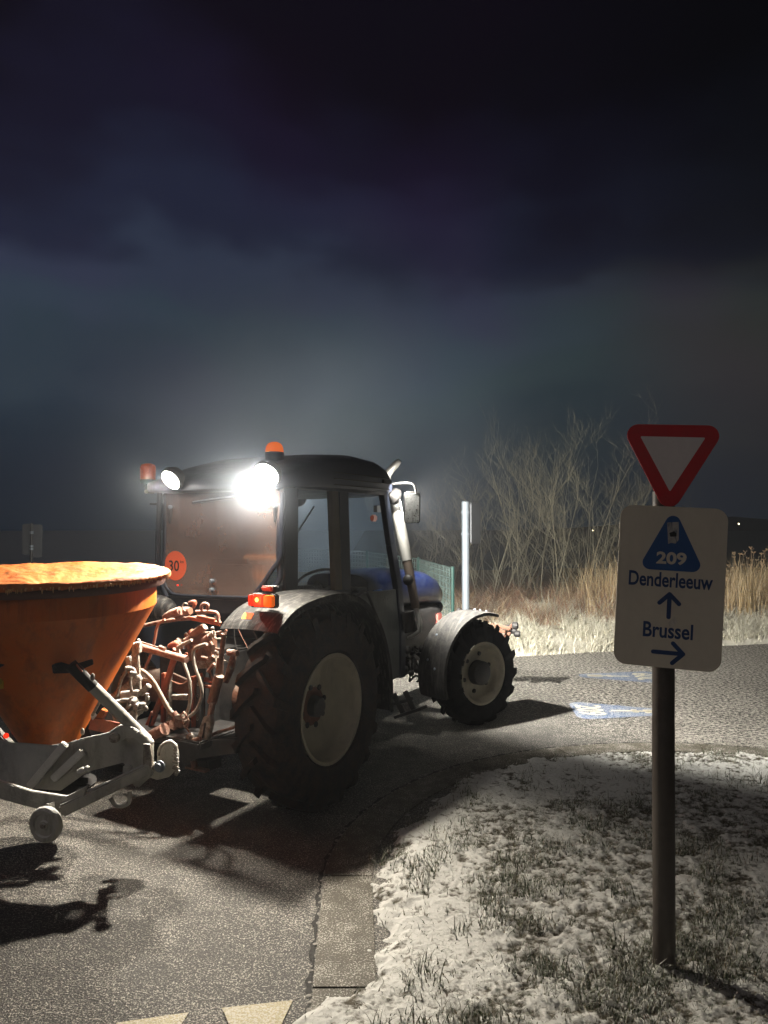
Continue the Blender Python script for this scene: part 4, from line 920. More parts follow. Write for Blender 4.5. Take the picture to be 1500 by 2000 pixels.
# ---- bonnet and front
loft([(1.36, .285, .93, 1.215, 0), (1.6, .295, .92, 1.235, 0), (2.1, .295, .90, 1.225, 0), (2.42, .29, .89, 1.195, 0), (2.60, .28, .88, 1.14, 0), (2.72, .26, .87, 1.05, 0), (2.77, .22, .86, .97, 0)], 'bonnet', 'blue', e=3.6)
loft([(1.36, .27, .52, .92, 0), (2.5, .27, .52, .905, 0), (2.70, .25, .55, .88, 0)], 'engine_cover', 'black', e=6)
MB().box((.272, 2.62, .76), (.02, .10, .10)).build('bonnet_side_lamp', M['redlens'], tr, bevel=.01)
MB().box((.30, 1.47, 1.03), (.012, .12, .13)).build('bonnet_decal', M['signblue'], tr)
MB().box((.307, 1.47, 1.075), (.003, .12, .02)).build('decal_stripe', pmat('pale_orange_stripe', (.55, .33, .12), .5), tr)
MB().box((.307, 1.47, .995), (.003, .12, .02)).build('decal_stripe', pmat('pale_stripe', (.5, .5, .5), .5), tr)
MB().box((0, 1.6, .42), (.36, 2.0, .22)).build('chassis', M['black'], tr, bevel=.02)
MB().tube([(-.72, 2.155, .40), (.72, 2.155, .40)], .055, 12).build('front_axle', M['black'], tr, smooth=40)
MB().tube([(-.72, 0, .545), (.72, 0, .545)], .11, 14).build('rear_axle', M['rust'], tr, smooth=40)
MB().box((0, -.02, .62), (.42, .56, .46)).build('transmission_housing', M['black'], tr, bevel=.03)
# engine bits seen under the exhaust
mbx = MB(); re_ = random.Random(4)
for k in range(16):
    p = T.Y(790 + re_.uniform(0, 38), 1262 + re_.uniform(0, 70), 1.75 + re_.uniform(-.1, .2)); mbx.sphere(p, re_.uniform(.012, .035), 8, 6, -.99)
for k in range(9):
    a_ = T.Y(788 + re_.uniform(0, 30), 1260 + re_.uniform(0, 75), 1.75); b_ = T.Y(800 + re_.uniform(0, 34), 1262 + re_.uniform(0, 75), 1.85); mbx.tube(cr([a_, (a_ + b_) / 2 + V((0, 0, .03)), b_], 4), .008, 6)
mbx.build('engine_fittings', M['black'], tr, smooth=40)
# steps
st = MB()
for (a_, b_) in (((769, 1355), (788, 1396)), ((791, 1350), (808, 1386))): st.bar(T.Y(*a_, 1.15), T.Y(*b_, 1.15), .02, .03)
st.bar(T.Y(776, 1399, 1.15), T.Y(828, 1382, 1.15), .10, .02)
st.bar(T.Y(770, 1374, 1.2), T.Y(800, 1366, 1.2), .10, .02); st.build('step', M['black'], tr)
# exhaust stack
ex = [T.Y(768, 958, 1.47), T.Y(778, 1010, 1.47), T.Y(788, 1060, 1.47), T.Y(795, 1095, 1.47)]
e1 = MB().tube([V(p) for p in ex], [.036, .044, .043, .040], 18).build('exhaust_shield', M['chrome'], tr, smooth=50, label='scratched stainless heat shield of the exhaust')
MB().tube([T.Y(795, 1094, 1.47), T.Y(805, 1150, 1.47), T.Y(812, 1188, 1.47)], [.036, .034, .030], 16).build('pipe', M['exrust'], e1, smooth=50)
MB().tube(cr([T.Y(757, 948, 1.47), T.Y(756, 930, 1.47), T.Y(763, 918, 1.48), T.Y(775, 905, 1.5)], 5), [.030] * 5 + [.030] * 5 + [.028] * 5 + [.026], 16, False).build('tailpipe', M['chrome'], e1, smooth=60)
q = T.Y(775, 905, 1.5); qd = (T.Y(782, 898, 1.5) - q)
MB().tube([q, q + qd * .7, T.Y(781, 899, 1.5)], [.026, .020, .004], 12).build('pipe_mouth', M['chrome'], e1, smooth=60)
MB().tube([T.Y(757, 962, 1.46), T.Y(757, 940, 1.46)], .030, 16).build('collar', M['chrome'], e1, smooth=50)
MB().box(T.Y(758, 962, 1.40), (.09, .05, .035)).build('bracket', M['black'], e1, bevel=.005)
MB().sphere(T.Y(797, 1133, 1.40), .042, 14, 10, -.99, (1, .7, 1)).build('clamp_lamp', M['black'], e1, smooth=60)
MB().tube([T.Y(812, 1186, 1.47), T.Y(820, 1215, 1.47), T.Y(820, 1232, 1.47), T.Y(808, 1241, 1.47), T.Y(797, 1246, 1.47)], [.020, .019, .018, .016, .012], 10).build('lower_pipe', M['chrome'], e1, smooth=60)
MB().tube([T.Y(795, 1196, 1.50), T.Y(803, 1235, 1.50)], [.055, .05], 14).build('silencer', M['ffender'], e1, smooth=50)
# mirror
mr = MB().tube(cr([T.Y(757, 947, 1.32), T.Y(775, 944, 1.32), T.Y(798, 943, 1.32), T.Y(809, 948, 1.32), T.Y(813, 965, 1.32)], 5), .008, 8).build('mirror_arm', M['black'], tr, smooth=50)
MC = T.Y(805, 992, 1.34); mx_, my_ = V((.85, .45, .0)).normalized(), V((.117, -.221, .93)).normalized()
MB().prism(rrect(.120, .235, .022), MC, mx_, my_, -.035).build('mirror_housing', M['black'], mr, bevel=.01)
MB().prism(rrect(.104, .220, .018), MC + mx_.cross(my_) * .0 + mx_.cross(my_) * .001, mx_, my_, .005).build('mirror_glass', M['mirror'], mr, bevel=.002)
# front fender, steered with the wheel
rot = Matrix.Rotation(-ST, 3, 'Z')
fp = [(.475 * math.cos(R(a_)), .475 * math.sin(R(a_)) + .0) for a_ in (72, 90, 110, 130, 150, 170, 188, 200)]
for sd in (1, -1):
    o_f = V((sd * .80, 2.155, .42))
    ff = strip(fp, -.15, .15, .006, 'front_fender', 'ffender', lip=.022, crown=.006, rot=rot, o=o_f)
    for (a_, x) in ((84, -.03), (84, .03), (80, .07), (140, -.04), (165, -.04), (172, .05)):
        p = rot @ V((x, .482 * math.cos(R(a_)), .482 * math.sin(R(a_)))) + o_f; n_v = rot @ V((0, math.cos(R(a_)), math.sin(R(a_))))
        MB().lathe([(0, .006), (.008, .005), (.011, 0)], p, n_v, 10).build('bolt_head', M['galv'], ff)
    MB().tube([o_f + rot @ V((-.16, 0, .48)), o_f + rot @ V((-.2, 0, .3)), o_f + rot @ V((-.26, 0, .05))], .015, 8).build('fender_stay', M['black'], ff)
# front linkage
fl = MB().bar(T.Y(925, 1216, 3.0), T.Y(962, 1228, 3.15), .05, .07).build('front_linkage', M['salted'], tr, bevel=.006)
for a_, b_, y_, w_ in (((955, 1219), (998, 1228), 3.2, .03), ((962, 1229), (988, 1234), 3.2, .03), ((985, 1250), (1003, 1220), 3.25, .045), ((958, 1222), (958, 1240), 3.15, .05), ((975, 1238), (984, 1250), 3.2, .04)):
    MB().bar(T.Y(*a_, y_), T.Y(*b_, y_), w_, w_).build('link_arm', M['rust'], fl, bevel=.004)
for px, py, s_ in ((1006, 1222, .035), (1010, 1238, .03), (992, 1224, .02), (1003, 1232, .03)):
    MB().lathe([(0, .03), (s_ * .6, .03), (s_, .02), (s_, -.02), (s_ * .6, -.03), (0, -.03)], T.Y(px, py, 3.25), (1, .3, 0), 12).build('hook_end', M['black'], fl)

# ---- rear hitch, rust red and salt crusted
def tb(pts, y, r_, name, mat, n=8, par=tr, sm=50, seg=5):
    P_ = [T.Y(p[0], p[1], p[2] if len(p) > 2 else y) for p in pts]
    if len(P_) > 2: P_ = cr(P_, seg)
    if isinstance(r_, (list, tuple)): r_ = list(np.interp(np.linspace(0, 1, len(P_)), np.linspace(0, 1, len(r_)), r_))
    return MB().tube(P_, r_, n).build(name, M['salted2' if mat == 'salted' else mat], par, smooth=sm)
def bb(a_, b_, y, w_, h_, name, mat, par=tr): return MB().bar(T.Y(a_[0], a_[1], y), T.Y(b_[0], b_[1], y), w_, h_).build(name, M[mat], par, bevel=min(w_, h_) * .12)
# left fender bulge / tank with snow
MB().sphere(T.Y(306, 1192, -.20), .12, 18, 12, -.99, (1.25, .8, .80)).build('air_tank', M['fender'], tr, smooth=60)
tb([(282, 1222), (330, 1212), (400, 1205)], -.33, .012, 'crossbar', 'salted')
tb([(345, 1206), (355, 1196), (372, 1193)], -.36, [.022, .03, .022], 'valve_body', 'rust')
tb([(320, 1206), (334, 1199), (352, 1193)], -.40, [.014, .024, .026], 'coupler', 'salted', 10)
tb([(383, 1195), (412, 1195), (424, 1198), (427, 1212), (431, 1218)], -.42, .010, 'hose_rail', 'salted', 8)
tb([(395, 1193), (393, 1184), (399, 1179), (406, 1181), (404, 1191)], -.43, .009, 'hook', 'salted', 8)
tb([(368, 1181), (360, 1178), (356, 1186), (362, 1194)], -.4, .004, 'cable_loop', 'hose', 6)
tb([(370, 1178), (380, 1177), (378, 1188)], -.4, [.012, .016, .006], 'coupler', 'hitch', 10)
for a_, b_ in (((368, 1205), (428, 1216)), ((372, 1209), (430, 1221)), ((385, 1203), (420, 1210))): tb([a_, b_], -.38, .007, 'control_rod', 'hitch')
tb([(322, 1210), (308, 1222), (302, 1250), (296, 1275), (282, 1310)], -.50, .008, 'hydraulic_hose', 'hoser', 8)
# valve couplings
for a_, b_, r_, m_ in (((376, 1240), (396, 1226), .022, 'rust'), ((376, 1238), (372, 1232), .016, 'hitch'), ((394, 1231), (400, 1224), .020, 'rust'), ((345, 1262), (352, 1252), .026, 'rust'), ((362, 1252), (374, 1246), .018, 'salted'), ((398, 1252), (410, 1243), .020, 'salted'), ((412, 1241), (418, 1236), .016, 'hose'), ((404, 1262), (416, 1266), .02, 'rust'), ((380, 1266), (392, 1272), .024, 'rust'), ((366, 1258), (370, 1270), .018, 'rust'), ((424, 1236), (440, 1238), .012, 'salted')):
    tb([a_, b_], -.42, r_, 'coupler', m_, 12)
bb((370, 1262), (420, 1262), -.33, .05, .16, 'valve_block', 'rust'); bb((385, 1290), (425, 1288), -.32, .05, .09, 'valve_block', 'salted')
bb((375, 1322), (425, 1332), -.33, .06, .012, 'drawbar_plate', 'hitch'); bb((378, 1338), (424, 1341), -.36, .05, .012, 'drawbar_plate', 'hitch')
rnh = random.Random(11)
for k in range(16):      # small fittings among the valves
    x_, y_ = rnh.uniform(362, 432), rnh.uniform(1232, 1325); a_ = (x_, y_); b_ = (x_ + rnh.uniform(-14, 14), y_ + rnh.uniform(-10, 16)); tb([a_, b_], -.36 - rnh.random() * .05, rnh.uniform(.005, .012), 'fitting', rnh.choice(['rust', 'hitch', 'salted']))
for k in range(7):
    x_, y_ = rnh.uniform(365, 420), rnh.uniform(1240, 1290); tb([(x_, y_), (x_ + rnh.uniform(5, 20), y_ + rnh.uniform(-15, 20)), (x_ + rnh.uniform(-5, 30), y_ + rnh.uniform(10, 45))], -.34, .006, 'pipe', rnh.choice(['rust', 'hitch', 'hoser']))
tb([(418, 1232), (420, 1246), (432, 1248)], -.45, .006, 'lever', 'hose'); MB().sphere(T.Y(415, 1228, -.46), .011, 10, 8, -.99).build('lever_knob', M['salted'], tr, smooth=60)
tb([(424, 1236), (443, 1231)], -.46, .007, 'lever', 'salted')
# right lift rod with levelling screw and yoke
tb([(437, 1238), (432, 1285)], -.47, [.013, .014], 'lift_rod', 'rust', 12)
tb([(431, 1284), (428, 1320)], -.47, [.018, .022], 'lift_rod', 'rust', 12); tb([(428, 1320), (414, 1373)], -.50, [.027, .026], 'lift_rod', 'rust', 14)
tb([(415, 1372), (410, 1400)], -.52, [.016, .018], 'lift_rod', 'salted', 12)
yk = [(404, 1398), (418, 1394), (420, 1412), (412, 1447), (390, 1447), (397, 1418)]
y0_ = -.54; pts = [T.Y(a_, b_, y0_) for a_, b_ in yk]; MB().prism([(p.x, p.z) for p in pts][::-1], (0, y0_, 0), (1, 0, 0), (0, 0, 1), .03).build('lift_yoke', M['salted'], tr, bevel=.004)
bb((401, 1412), (396, 1442), -.572, .006, .012, 'yoke_slot', 'tape_dark')
tb([(441, 1332), (452, 1300), (456, 1278)], -.40, [.016, .022, .014], 'lock_lever', 'salted', 10); tb([(446, 1274), (464, 1276)], -.42, .018, 'lock_lever', 'salted', 10)
tb([(438, 1290), (447, 1294)], -.43, .005, 'split_pin', 'hose'); tb([(449, 1302), (453, 1307)], -.43, .006, 'split_pin', 'hose')
tb([(415, 1448), (416, 1434), (440, 1426), (458, 1420)], -.50, .008, 'latch_rod', 'salted')
# left lift arm, red
tb([(345, 1268), (336, 1300), (320, 1350), (300, 1400)], -.5, [.022, .018, .018, .016], 'lift_arm', 'hitch', 12)
bb((302, 1392), (286, 1432), -.5, .02, .045, 'lift_arm', 'hitch'); bb((297, 1398), (290, 1422), -.525, .004, .010, 'arm_slot', 'tape_dark')
tb([(330, 1262), (345, 1258), (352, 1268)], -.47, [.012, .022, .02], 'lift_pivot', 'hitch', 12)
# channel uprights with holes
for (xa, xb, ya, yb, m_) in ((317, 326, 1314, 1450, 'hitch'), (328, 335, 1312, 1450, 'salted'), (377, 383, 1321, 1450, 'hitch'), (386, 396, 1321, 1440, 'black')):
    p0, p1 = T.Y((xa + xb) / 2, ya, -.40), T.Y((xa + xb) / 2 - 2, yb, -.40); w_ = (xb - xa) * .0028
    up_ = MB().bar(p0, p1, .03, w_, (1, 0, 0)).build('hitch_upright', M[m_], tr, bevel=.002)
    if m_ in ('salted', 'black'):
        for k in range(5):
            c = p0.lerp(p1, .12 + .19 * k) + V((0, -.0155, 0)); MB().lathe([(.009, .002), (.0065, .003), (.0065, -.002)], c, (0, -1, 0), 12).build('hole_rim', M['salted'], up_)
bb((335, 1330), (378, 1350), -.34, .02, .10, 'hitch_plate', 'rust'); bb((338, 1361), (368, 1362), -.42, .03, .03, 'hitch_pin_plate', 'salted')
tb([(335, 1330), (355, 1336), (372, 1324)], -.41, .004, 'cable_loop', 'hoser', 6)
# top link
tl_ = tb([(271, 1263), (365, 1288)], -.62, .020, 'top_link', 'salted', 14)
tb([(268, 1262), (276, 1264)], -.62, .026, 'top_link_eye', 'salted', 12)
tb([(270, 1252), (300, 1262), (322, 1268)], -.64, .005, 'link_handle', 'salted'); MB().sphere(T.Y(271, 1251, -.64), .010, 10, 8, -.99).build('handle_knob', M['salted'], tr, smooth=60)
tb([(312, 1264), (322, 1268)], -.64, .012, 'grease_fitting', 'salted')
# power take-off shaft, universal joint and lower links
tb([(290, 1443), (322, 1424)], -.62, [.036, .034], 'drive_shaft_guard', 'salted', 16)
tb([(318, 1426), (338, 1416)], -.55, [.026, .030], 'drive_shaft_guard', 'rust', 16)
for k in range(3): tb([(322 + k * 5, 1425 - k * 3), (324 + k * 5, 1424 - k * 3)], -.55, .034, 'guard_ring', 'rust', 16)
tb([(336, 1417), (352, 1408)], -.50, [.030, .042], 'guard_cone', 'salted', 16); tb([(352, 1408), (366, 1414)], -.46, [.034, .026], 'drive_stub', 'rust', 14)
tb([(345, 1456), (378, 1446), (392, 1443)], -.60, .012, 'lower_link_top', 'salted')
ll = [(336, 1460), (395, 1444), (470, 1438), (470, 1468), (395, 1478), (340, 1492)]
pts = [T.Y(a_, b_, -.5) for a_, b_ in ll]; MB().prism([(p.x, p.z) for p in pts][::-1], (0, -.5, 0), (1, 0, 0), (0, 0, 1), .04).build('lower_link', M['black'], tr, bevel=.004)
MB().lathe([(0, .02), (.012, .02), (.016, .012), (.016, -.01)], T.Y(372, 1438, -.60), (0, -1, 0), 14).build('link_ball', M['salted'], tr, smooth=40)
tb([(366, 1400), (368, 1412), (364, 1420), (370, 1430)], -.6, .005, 'chain', 'salted')
tb([(366, 1480), (384, 1473), (392, 1471)], -.5, [.016, .014, .012], 'drawbar_pin', 'rust', 10)
bb((366, 1497), (405, 1506), -.45, .04, .012, 'drawbar', 'rust'); tb([(378, 1485), (380, 1500)], -.45, .018, 'drawbar_hook', 'rust')
MB().box((.12, -.42, .43), (.66, .44, .04)).build('light_block_plate', M['black'], tr, bevel=.008)  # plate added to block lamp light from the ground under the linkage
bb((362, 1485), (420, 1492), -.35, .12, .06, 'drawbar', 'black')
# hoses looping between tractor and spreader
tb([(374, 1250), (352, 1262), (347, 1268), (357, 1290), (370, 1330), (371, 1370), (364, 1396), (358, 1402)], -.58, .0095, 'hydraulic_hose', 'hose', 8)
tb([(404, 1258), (385, 1264), (377, 1275), (380, 1300), (392, 1335), (394, 1360), (385, 1385), (372, 1398), (362, 1402)], -.58, .0095, 'hydraulic_hose', 'hose', 8)
tb([(268, 1306), (282, 1312), (300, 1330), (318, 1362), (332, 1386), (345, 1398), (358, 1398)], -.60, .0095, 'hydraulic_hose', 'hose', 8)
tb([(270, 1325), (290, 1330), (306, 1346), (322, 1375), (334, 1394), (348, 1402), (362, 1402)], -.60, .0095, 'hydraulic_hose', 'hose', 8)
tb([(340, 1391), (344, 1398)], -.6, .014, 'hose_clip', 'salted'); tb([(358, 1390), (364, 1398), (360, 1404), (353, 1398), (358, 1391)], -.62, .005, 'hose_ring', 'salted')
# wires from the fender
tb([(457, 1225), (461, 1262), (475, 1266), (487, 1262)], -.2, .003, 'wire', 'black', 5); tb([(463, 1225), (486, 1270)], -.25, .002, 'wire', 'salted', 5)

# ================================================================== SALT SPREADER
S = Frame(-1.625, 3.79, 29.5)
sp_ = empty('salt_spreader', S.o, -S.a, label='orange cone hopper salt spreader on a grey frame, coupled behind the tractor', category='salt spreader')
tilt_ax = (S.l(S.o + V((0, -.044, 1)))).normalized()
HB = V((0, 0, 0))
def hz(z): return HB + tilt_ax * z
hop = MB().lathe([(.130, .50), (.130, .52), (.492, 1.172), (.500, 1.185), (.500, 1.285), (.530, 1.315), (.536, 1.325), (.522, 1.33), (.490, 1.29), (.485, 1.18), (.12, .53)], HB, tilt_ax, 96).build('hopper', M['orange'], sp_, smooth=30)
# cover: sagging crumpled sheet with frost, fringed edge
def cover():
    n, m = 160, 26; vs = []; fs = []
    rc_ = random.Random(2)
    e1 = tilt_ax.cross(V((0, 1, 0))).normalized(); e2 = tilt_ax.cross(e1)
    fr = [rc_.uniform(.006, .032) for _ in range(n)]; 
    sm = [.002 + fr[k] * .35 for k in range(n)]
    for i in range(m + 4):
        for k in range(n):
            q = 2 * PI * k / n; d = e1 * math.cos(q) + e2 * math.sin(q)
            if i <= m:
                u = i / m; r_ = .552 * u
                sag = -.075 * (1 - u ** 2.2) + .018 * math.sin(3 * q + 5 * u) * u * (1 - u) * 3
                wr = .008 * (vnoise(np.array(d.x * r_ * 9 + 40.), np.array(d.y * r_ * 9 + 40.), 3) - .5) + .004 * math.sin(q * 9 + u * 6) * u ** 2 * (1 - u) * 4
                z = 1.352 + sag + float(wr) + .0015 * math.sin(q * 23)
            else:
                j = i - m; r_ = .552 + (.012, .012, .004)[j - 1]; z = 1.352 - (.008, .018, .020 + sm[k])[j - 1]
            vs.append(hz(z) + d * r_)
    for i in range(m + 3):
        for k in range(n): fs.append((i * n + k, i * n + (k + 1) % n, (i + 1) * n + (k + 1) % n, (i + 1) * n + k))
    return MB().add(vs, fs).build('hopper_cover', M['tarp'], sp_, smooth=70)
M['tarp'] = pmat('orange_tarpaulin', (.50, .095, .003), .6, var=.2, vs=14, bump=.8, bs=24, dust=((.50, .24, .075), .55, 10), stain=((.20, .045, .006), .8, 16))
cover()
mb = MB(); rf = random.Random(9); e1 = tilt_ax.cross(V((0, 1, 0))).normalized(); e2 = tilt_ax.cross(e1)
for k in range(420):   # frozen drips and frost tufts hanging off the edge
    q = rf.uniform(0, 2 * PI); d = e1 * math.cos(q) + e2 * math.sin(q); z = 1.340 - rf.uniform(0, .012); c = hz(z) + d * .566
    mb.tube([c, c + d * .004 - tilt_ax * rf.uniform(.005, .018)], [rf.uniform(.002, .005), .001], 4)
mb.build('frost_fringe', M['tarpfrost'] if 'tarpfrost' in M else pmat('frosted_fringe', (.66, .38, .17), .8, var=.5, vs=40), sp_, smooth=60, kind='stuff')
MB().lathe([(.537, 1.285), (.545, 1.30), (.548, 1.322), (.540, 1.33)], HB, tilt_ax, 96).build('hopper_rim', M['rimdark'] if 'rimdark' in M else pmat('rim_shadow_band', (.11, .05, .04), .7, var=.5, vs=10, bump=.3), hop, smooth=60)  # maroon band puts the shadow below the rim into the colour
M['lsnow_streak'] = pmat('lying_snow_and_streaks', (.72, .72, .70), .9, bump=.8, bs=90)
# hopper brackets
def sbar(a_, b_, d_, w_, h_, name, mat, par=sp_, d2=None): return MB().bar(S.D(a_[0], a_[1], d_), S.D(b_[0], b_[1], d2 or d_), w_, h_, S.l(S.o + V((0, -1, 0)))).build(name, M[mat], par, bevel=min(w_, h_) * .15)
def stube(pts, d_, r_, name, mat, n=10, par=sp_, seg=5, sm=50):
    P_ = [S.D(p[0], p[1], p[2] if len(p) > 2 else d_) for p in pts]
    if len(P_) > 2: P_ = cr(P_, seg)
    if isinstance(r_, (list, tuple)): r_ = list(np.interp(np.linspace(0, 1, len(P_)), np.linspace(0, 1, len(r_)), r_))
    return MB().tube(P_, r_, n).build(name, M[mat], par, smooth=sm)
def splate(poly, d_, th, name, mat, par=sp_, bevel=.003, ex=None):
    """plate cut to outline, standing at distance d_ facing the viewer side"""
    P_ = [S.D(a_, b_, d_) for a_, b_ in poly]; vs = P_ + [p + S.l(S.o + V((0, th, 0))) for p in P_]; n = len(P_)
    return MB().add(vs, [tuple(range(n)), tuple(range(n, 2 * n))[::-1]] + [(i, n + i, n + (i + 1) % n, (i + 1) % n) for i in range(n)]).build(name, M[mat], par, bevel=bevel)
splate([(100, 1297), (118, 1294), (135, 1299), (135, 1315), (103, 1316)], 3.40, .012, 'bracket_plate', 'black')
splate([(150, 1296), (180, 1287), (182, 1298), (150, 1312)], 3.43, .012, 'bracket_plate', 'black')
splate([(-10, 1285), (38, 1252), (62, 1250), (68, 1262), (30, 1290), (-10, 1308)], 3.36, .02, 'bracket_plate', 'black')
for px, py in ((107, 1306), (60, 1260)): MB().sphere(S.D(px, py, 3.37), .012, 10, 6, -.99, (1, .6, 1)).build('bolt', M['black'], sp_)
br = stube([(140, 1300, 3.37), (287, 1446, 3.50)], 3.4, .026, 'brace_tube', 'spframe', 14)
stube([(138, 1298, 3.365), (182, 1342, 3.405)], 3.4, .0275, 'tape_wrap', 'tape_dark', 14, br)
stube([(149, 1298, 3.345), (160, 1312, 3.345)], 3.345, .004, 'red_strip', 'tail_red' if False else 'hitch', 6, br)
MB().sphere(S.D(181, 1322, 3.36), .013, 10, 8, -.99, (.8, .8, 1.3)).build('cap', M['salted'], br, smooth=60)
# spreading skirt (cone round the disc), both near-black to paint in the shade of the opening
sk = MB().lathe([(.13, .50), (.165, .495), (.200, .42), (.205, .40), (.195, .40), (.16, .475), (.12, .49)], HB + V((0, 0, 0)), (0, 0, 1), 48).build('spreader_skirt', M['tape_dark'], sp_, smooth=30)
MB().lathe([(0, .30), (.20, .30), (.205, .312), (0, .318)], HB, (0, 0, 1), 40).build('spinning_disc', M['tape_dark'], sp_, smooth=30)
for k in range(6):
    q = 2 * PI * k / 6 + .3; MB().bar((.05 * math.cos(q), .05 * math.sin(q), .335), (.195 * math.cos(q), .195 * math.sin(q), .335), .008, .035).build('vane', M['black'], sp_)
MB().box((0, 0, .42), (.18, .18, .14)).build('gearbox', M['rust'], sp_, bevel=.02)
splate([(-30, 1440), (20, 1450), (100, 1456), (128, 1452), (70, 1540), (30, 1543), (-30, 1546)], 3.47, .012, 'skirt_flap', 'skirt')
# tray plate sloping up to the coupling frame
splate([(95, 1462), (170, 1440), (240, 1425), (295, 1440), (283, 1500), (262, 1516), (240, 1490), (170, 1508), (118, 1545), (55, 1540)], 3.50, .015, 'side_plate', 'spframe')
for (a_, b_) in (((128, 1452), (58, 1536)), ((163, 1466), (104, 1522))): sbar(a_, b_, 3.475, .035, .03, 'light_streak_rib', 'lsnow_streak')  # white bars paint in the light streaks on the salty plate
# coupling head: bent plates, pin, guard
splate([(214, 1429), (228, 1420), (255, 1418), (287, 1444), (295, 1452), (294, 1510), (280, 1512), (279, 1462), (258, 1441), (244, 1442), (238, 1448), (229, 1444), (224, 1436)], 3.44, .05, 'coupling_plate', 'spframe')
MB().lathe([(0, .012), (.020, .010), (.024, 0), (.024, -.06)], S.D(223, 1441, 3.43), S.l(S.o + V((0, -1, 0))), 16).build('pipe_end', M['salted'], sp_, smooth=40)
stube([(268, 1432, 3.46), (292, 1455, 3.46)], 3.46, .026, 'sleeve', 'spframe', 14)
splate([(280, 1452), (292, 1455), (296, 1478), (296, 1500), (278, 1510)], 3.42, .03, 'coupling_plate', 'salted')
gd = splate([(306, 1488), (308, 1462), (318, 1450), (332, 1445), (345, 1456), (348, 1475), (347, 1500), (330, 1518), (306, 1524), (290, 1518), (281, 1508), (300, 1503)], 3.62, .02, 'pin_guard', 'spframe')
stube([(309, 1476), (313, 1460), (327, 1449), (338, 1452), (344, 1466)], 3.60, .007, 'guard_edge', 'salted', 8, gd)
for k in range(9): stube([(340 + rf.uniform(-3, 5), 1462 + k * 6), (344 + rf.uniform(-3, 6), 1466 + k * 6)], 3.60, .009, 'frost_crumb', 'salted', 6, gd)
pin = MB().tube([S.D(296, 1495, 3.60), S.D(309, 1498, 3.40)], .018, 14).build('hitch_pin', M['salted'], sp_, smooth=40)
MB().lathe([(0, .012), (.016, .010), (.018, .0), (.026, -.004), (.026, -.012)], S.D(310, 1498, 3.39), S.l(S.o + V((-.25, -1, 0))).normalized(), 14).build('nut', M['galv'], pin, smooth=30)
stube([(284, 1484), (292, 1486), (298, 1490)], 3.5, .010, 'lug', 'salted')
# lower beam to the stand, loop handle, stand wheel
bm1 = sbar((292, 1500), (118, 1584), 3.44, .05, .058, 'lower_beam', 'spframe', d2=3.28); sbar((250, 1494), (248, 1528), 3.44, .035, .035, 'strut', 'spframe')
sbar((262, 1528), (292, 1502), 3.45, .06, .06, 'lower_beam', 'spframe')
splate([(-20, 1520), (60, 1545), (130, 1556), (170, 1535), (160, 1572), (110, 1590), (40, 1572), (-20, 1555)], 3.30, .02, 'side_plate', 'spframe')
stube([(216, 1558), (225, 1572), (240, 1574), (252, 1566), (253, 1545)], 3.40, .010, 'loop_handle', 'spframe', 8, bm1)
for (a_, b_, n_) in (((135, 1566), (175, 1545), 22), ((190, 1548), (205, 1540), 6), ((145, 1512), (172, 1502), 10)):
    mbs = MB()
    for k in range(n_):
        t_ = rf.random(); c = S.D(a_[0] + (b_[0] - a_[0]) * t_, a_[1] + (b_[1] - a_[1]) * t_ - 2, 3.35); mbs.sphere(c, rf.uniform(.006, .014), 7, 5, -.9)
    mbs.build('snow_clump', pmat('lying_snow_and_streaks', (.75, .75, .74), .9, bump=.5), sp_, smooth=70, kind='stuff') if False else mbs.build('snow_clump', M['lsnow_streak'] if 'lsnow_streak' in M else M.setdefault('lsnow_streak', pmat('lying_snow_and_streaks', (.75, .75, .74), .9, bump=.5)), sp_, smooth=70)
wc = S.D(90, 1610, 3.22); wc.z = max(wc.z, .076); wax = S.l(S.o + V((-.25, -1, .0))).normalized()
sw = MB().lathe([(0, .016), (.018, .018), (.022, .012), (.045, .010), (.050, .018), (.062, .020), (.072, .012), (.075, 0), (.072, -.012), (.062, -.020), (0, -.018)], wc, wax, 32).build('stand_wheel', M['spframe'], sp_, smooth=35)
MB().lathe([(0, .026), (.010, .025), (.012, .014)], wc, wax, 12).build('axle_cap', M['salted'], sw)
MB().bar(wc + V((0, .03, 0)), S.D(98, 1568, 3.26), .03, .02).build('fork', M['spframe'], sw)
# upper A frame, control levers and linkage (pale, lit)
splate([(255, 1258), (272, 1254), (272, 1275), (262, 1285), (257, 1275)], 3.92, .05, 'headstock', 'salted')
sbar((264, 1275), (269, 1348), 3.95, .035, .03, 'headstock_post', 'salted'); sbar((250, 1282), (262, 1330), 3.97, .03, .03, 'headstock_post', 'spframe')
sbar((275, 1322), (200, 1374), 3.90, .03, .035, 'headstock_arm', 'salted'); sbar((236, 1358), (272, 1354), 3.85, .035, .03, 'cross_member', 'spframe')
sbar((274, 1356), (292, 1338), 3.85, .03, .03, 'stub_tube', 'salted')
for pts, r_ in (([(228, 1360), (236, 1330), (246, 1312), (250, 1306), (262, 1308), (266, 1325)], .008), ([(242, 1388), (243, 1410), (252, 1370), (262, 1362)], .008), ([(256, 1312), (254, 1335), (258, 1352)], .009), ([(222, 1375), (240, 1368), (255, 1368)], .01), ([(262, 1362), (270, 1375), (285, 1372), (288, 1360)], .011), ([(287, 1372), (287, 1354)], .009), ([(243, 1390), (258, 1378), (268, 1380)], .009), ([(225, 1385), (226, 1400), (235, 1402)], .008)):
    stube(pts, 3.80, r_, 'control_lever', 'salted', 8)
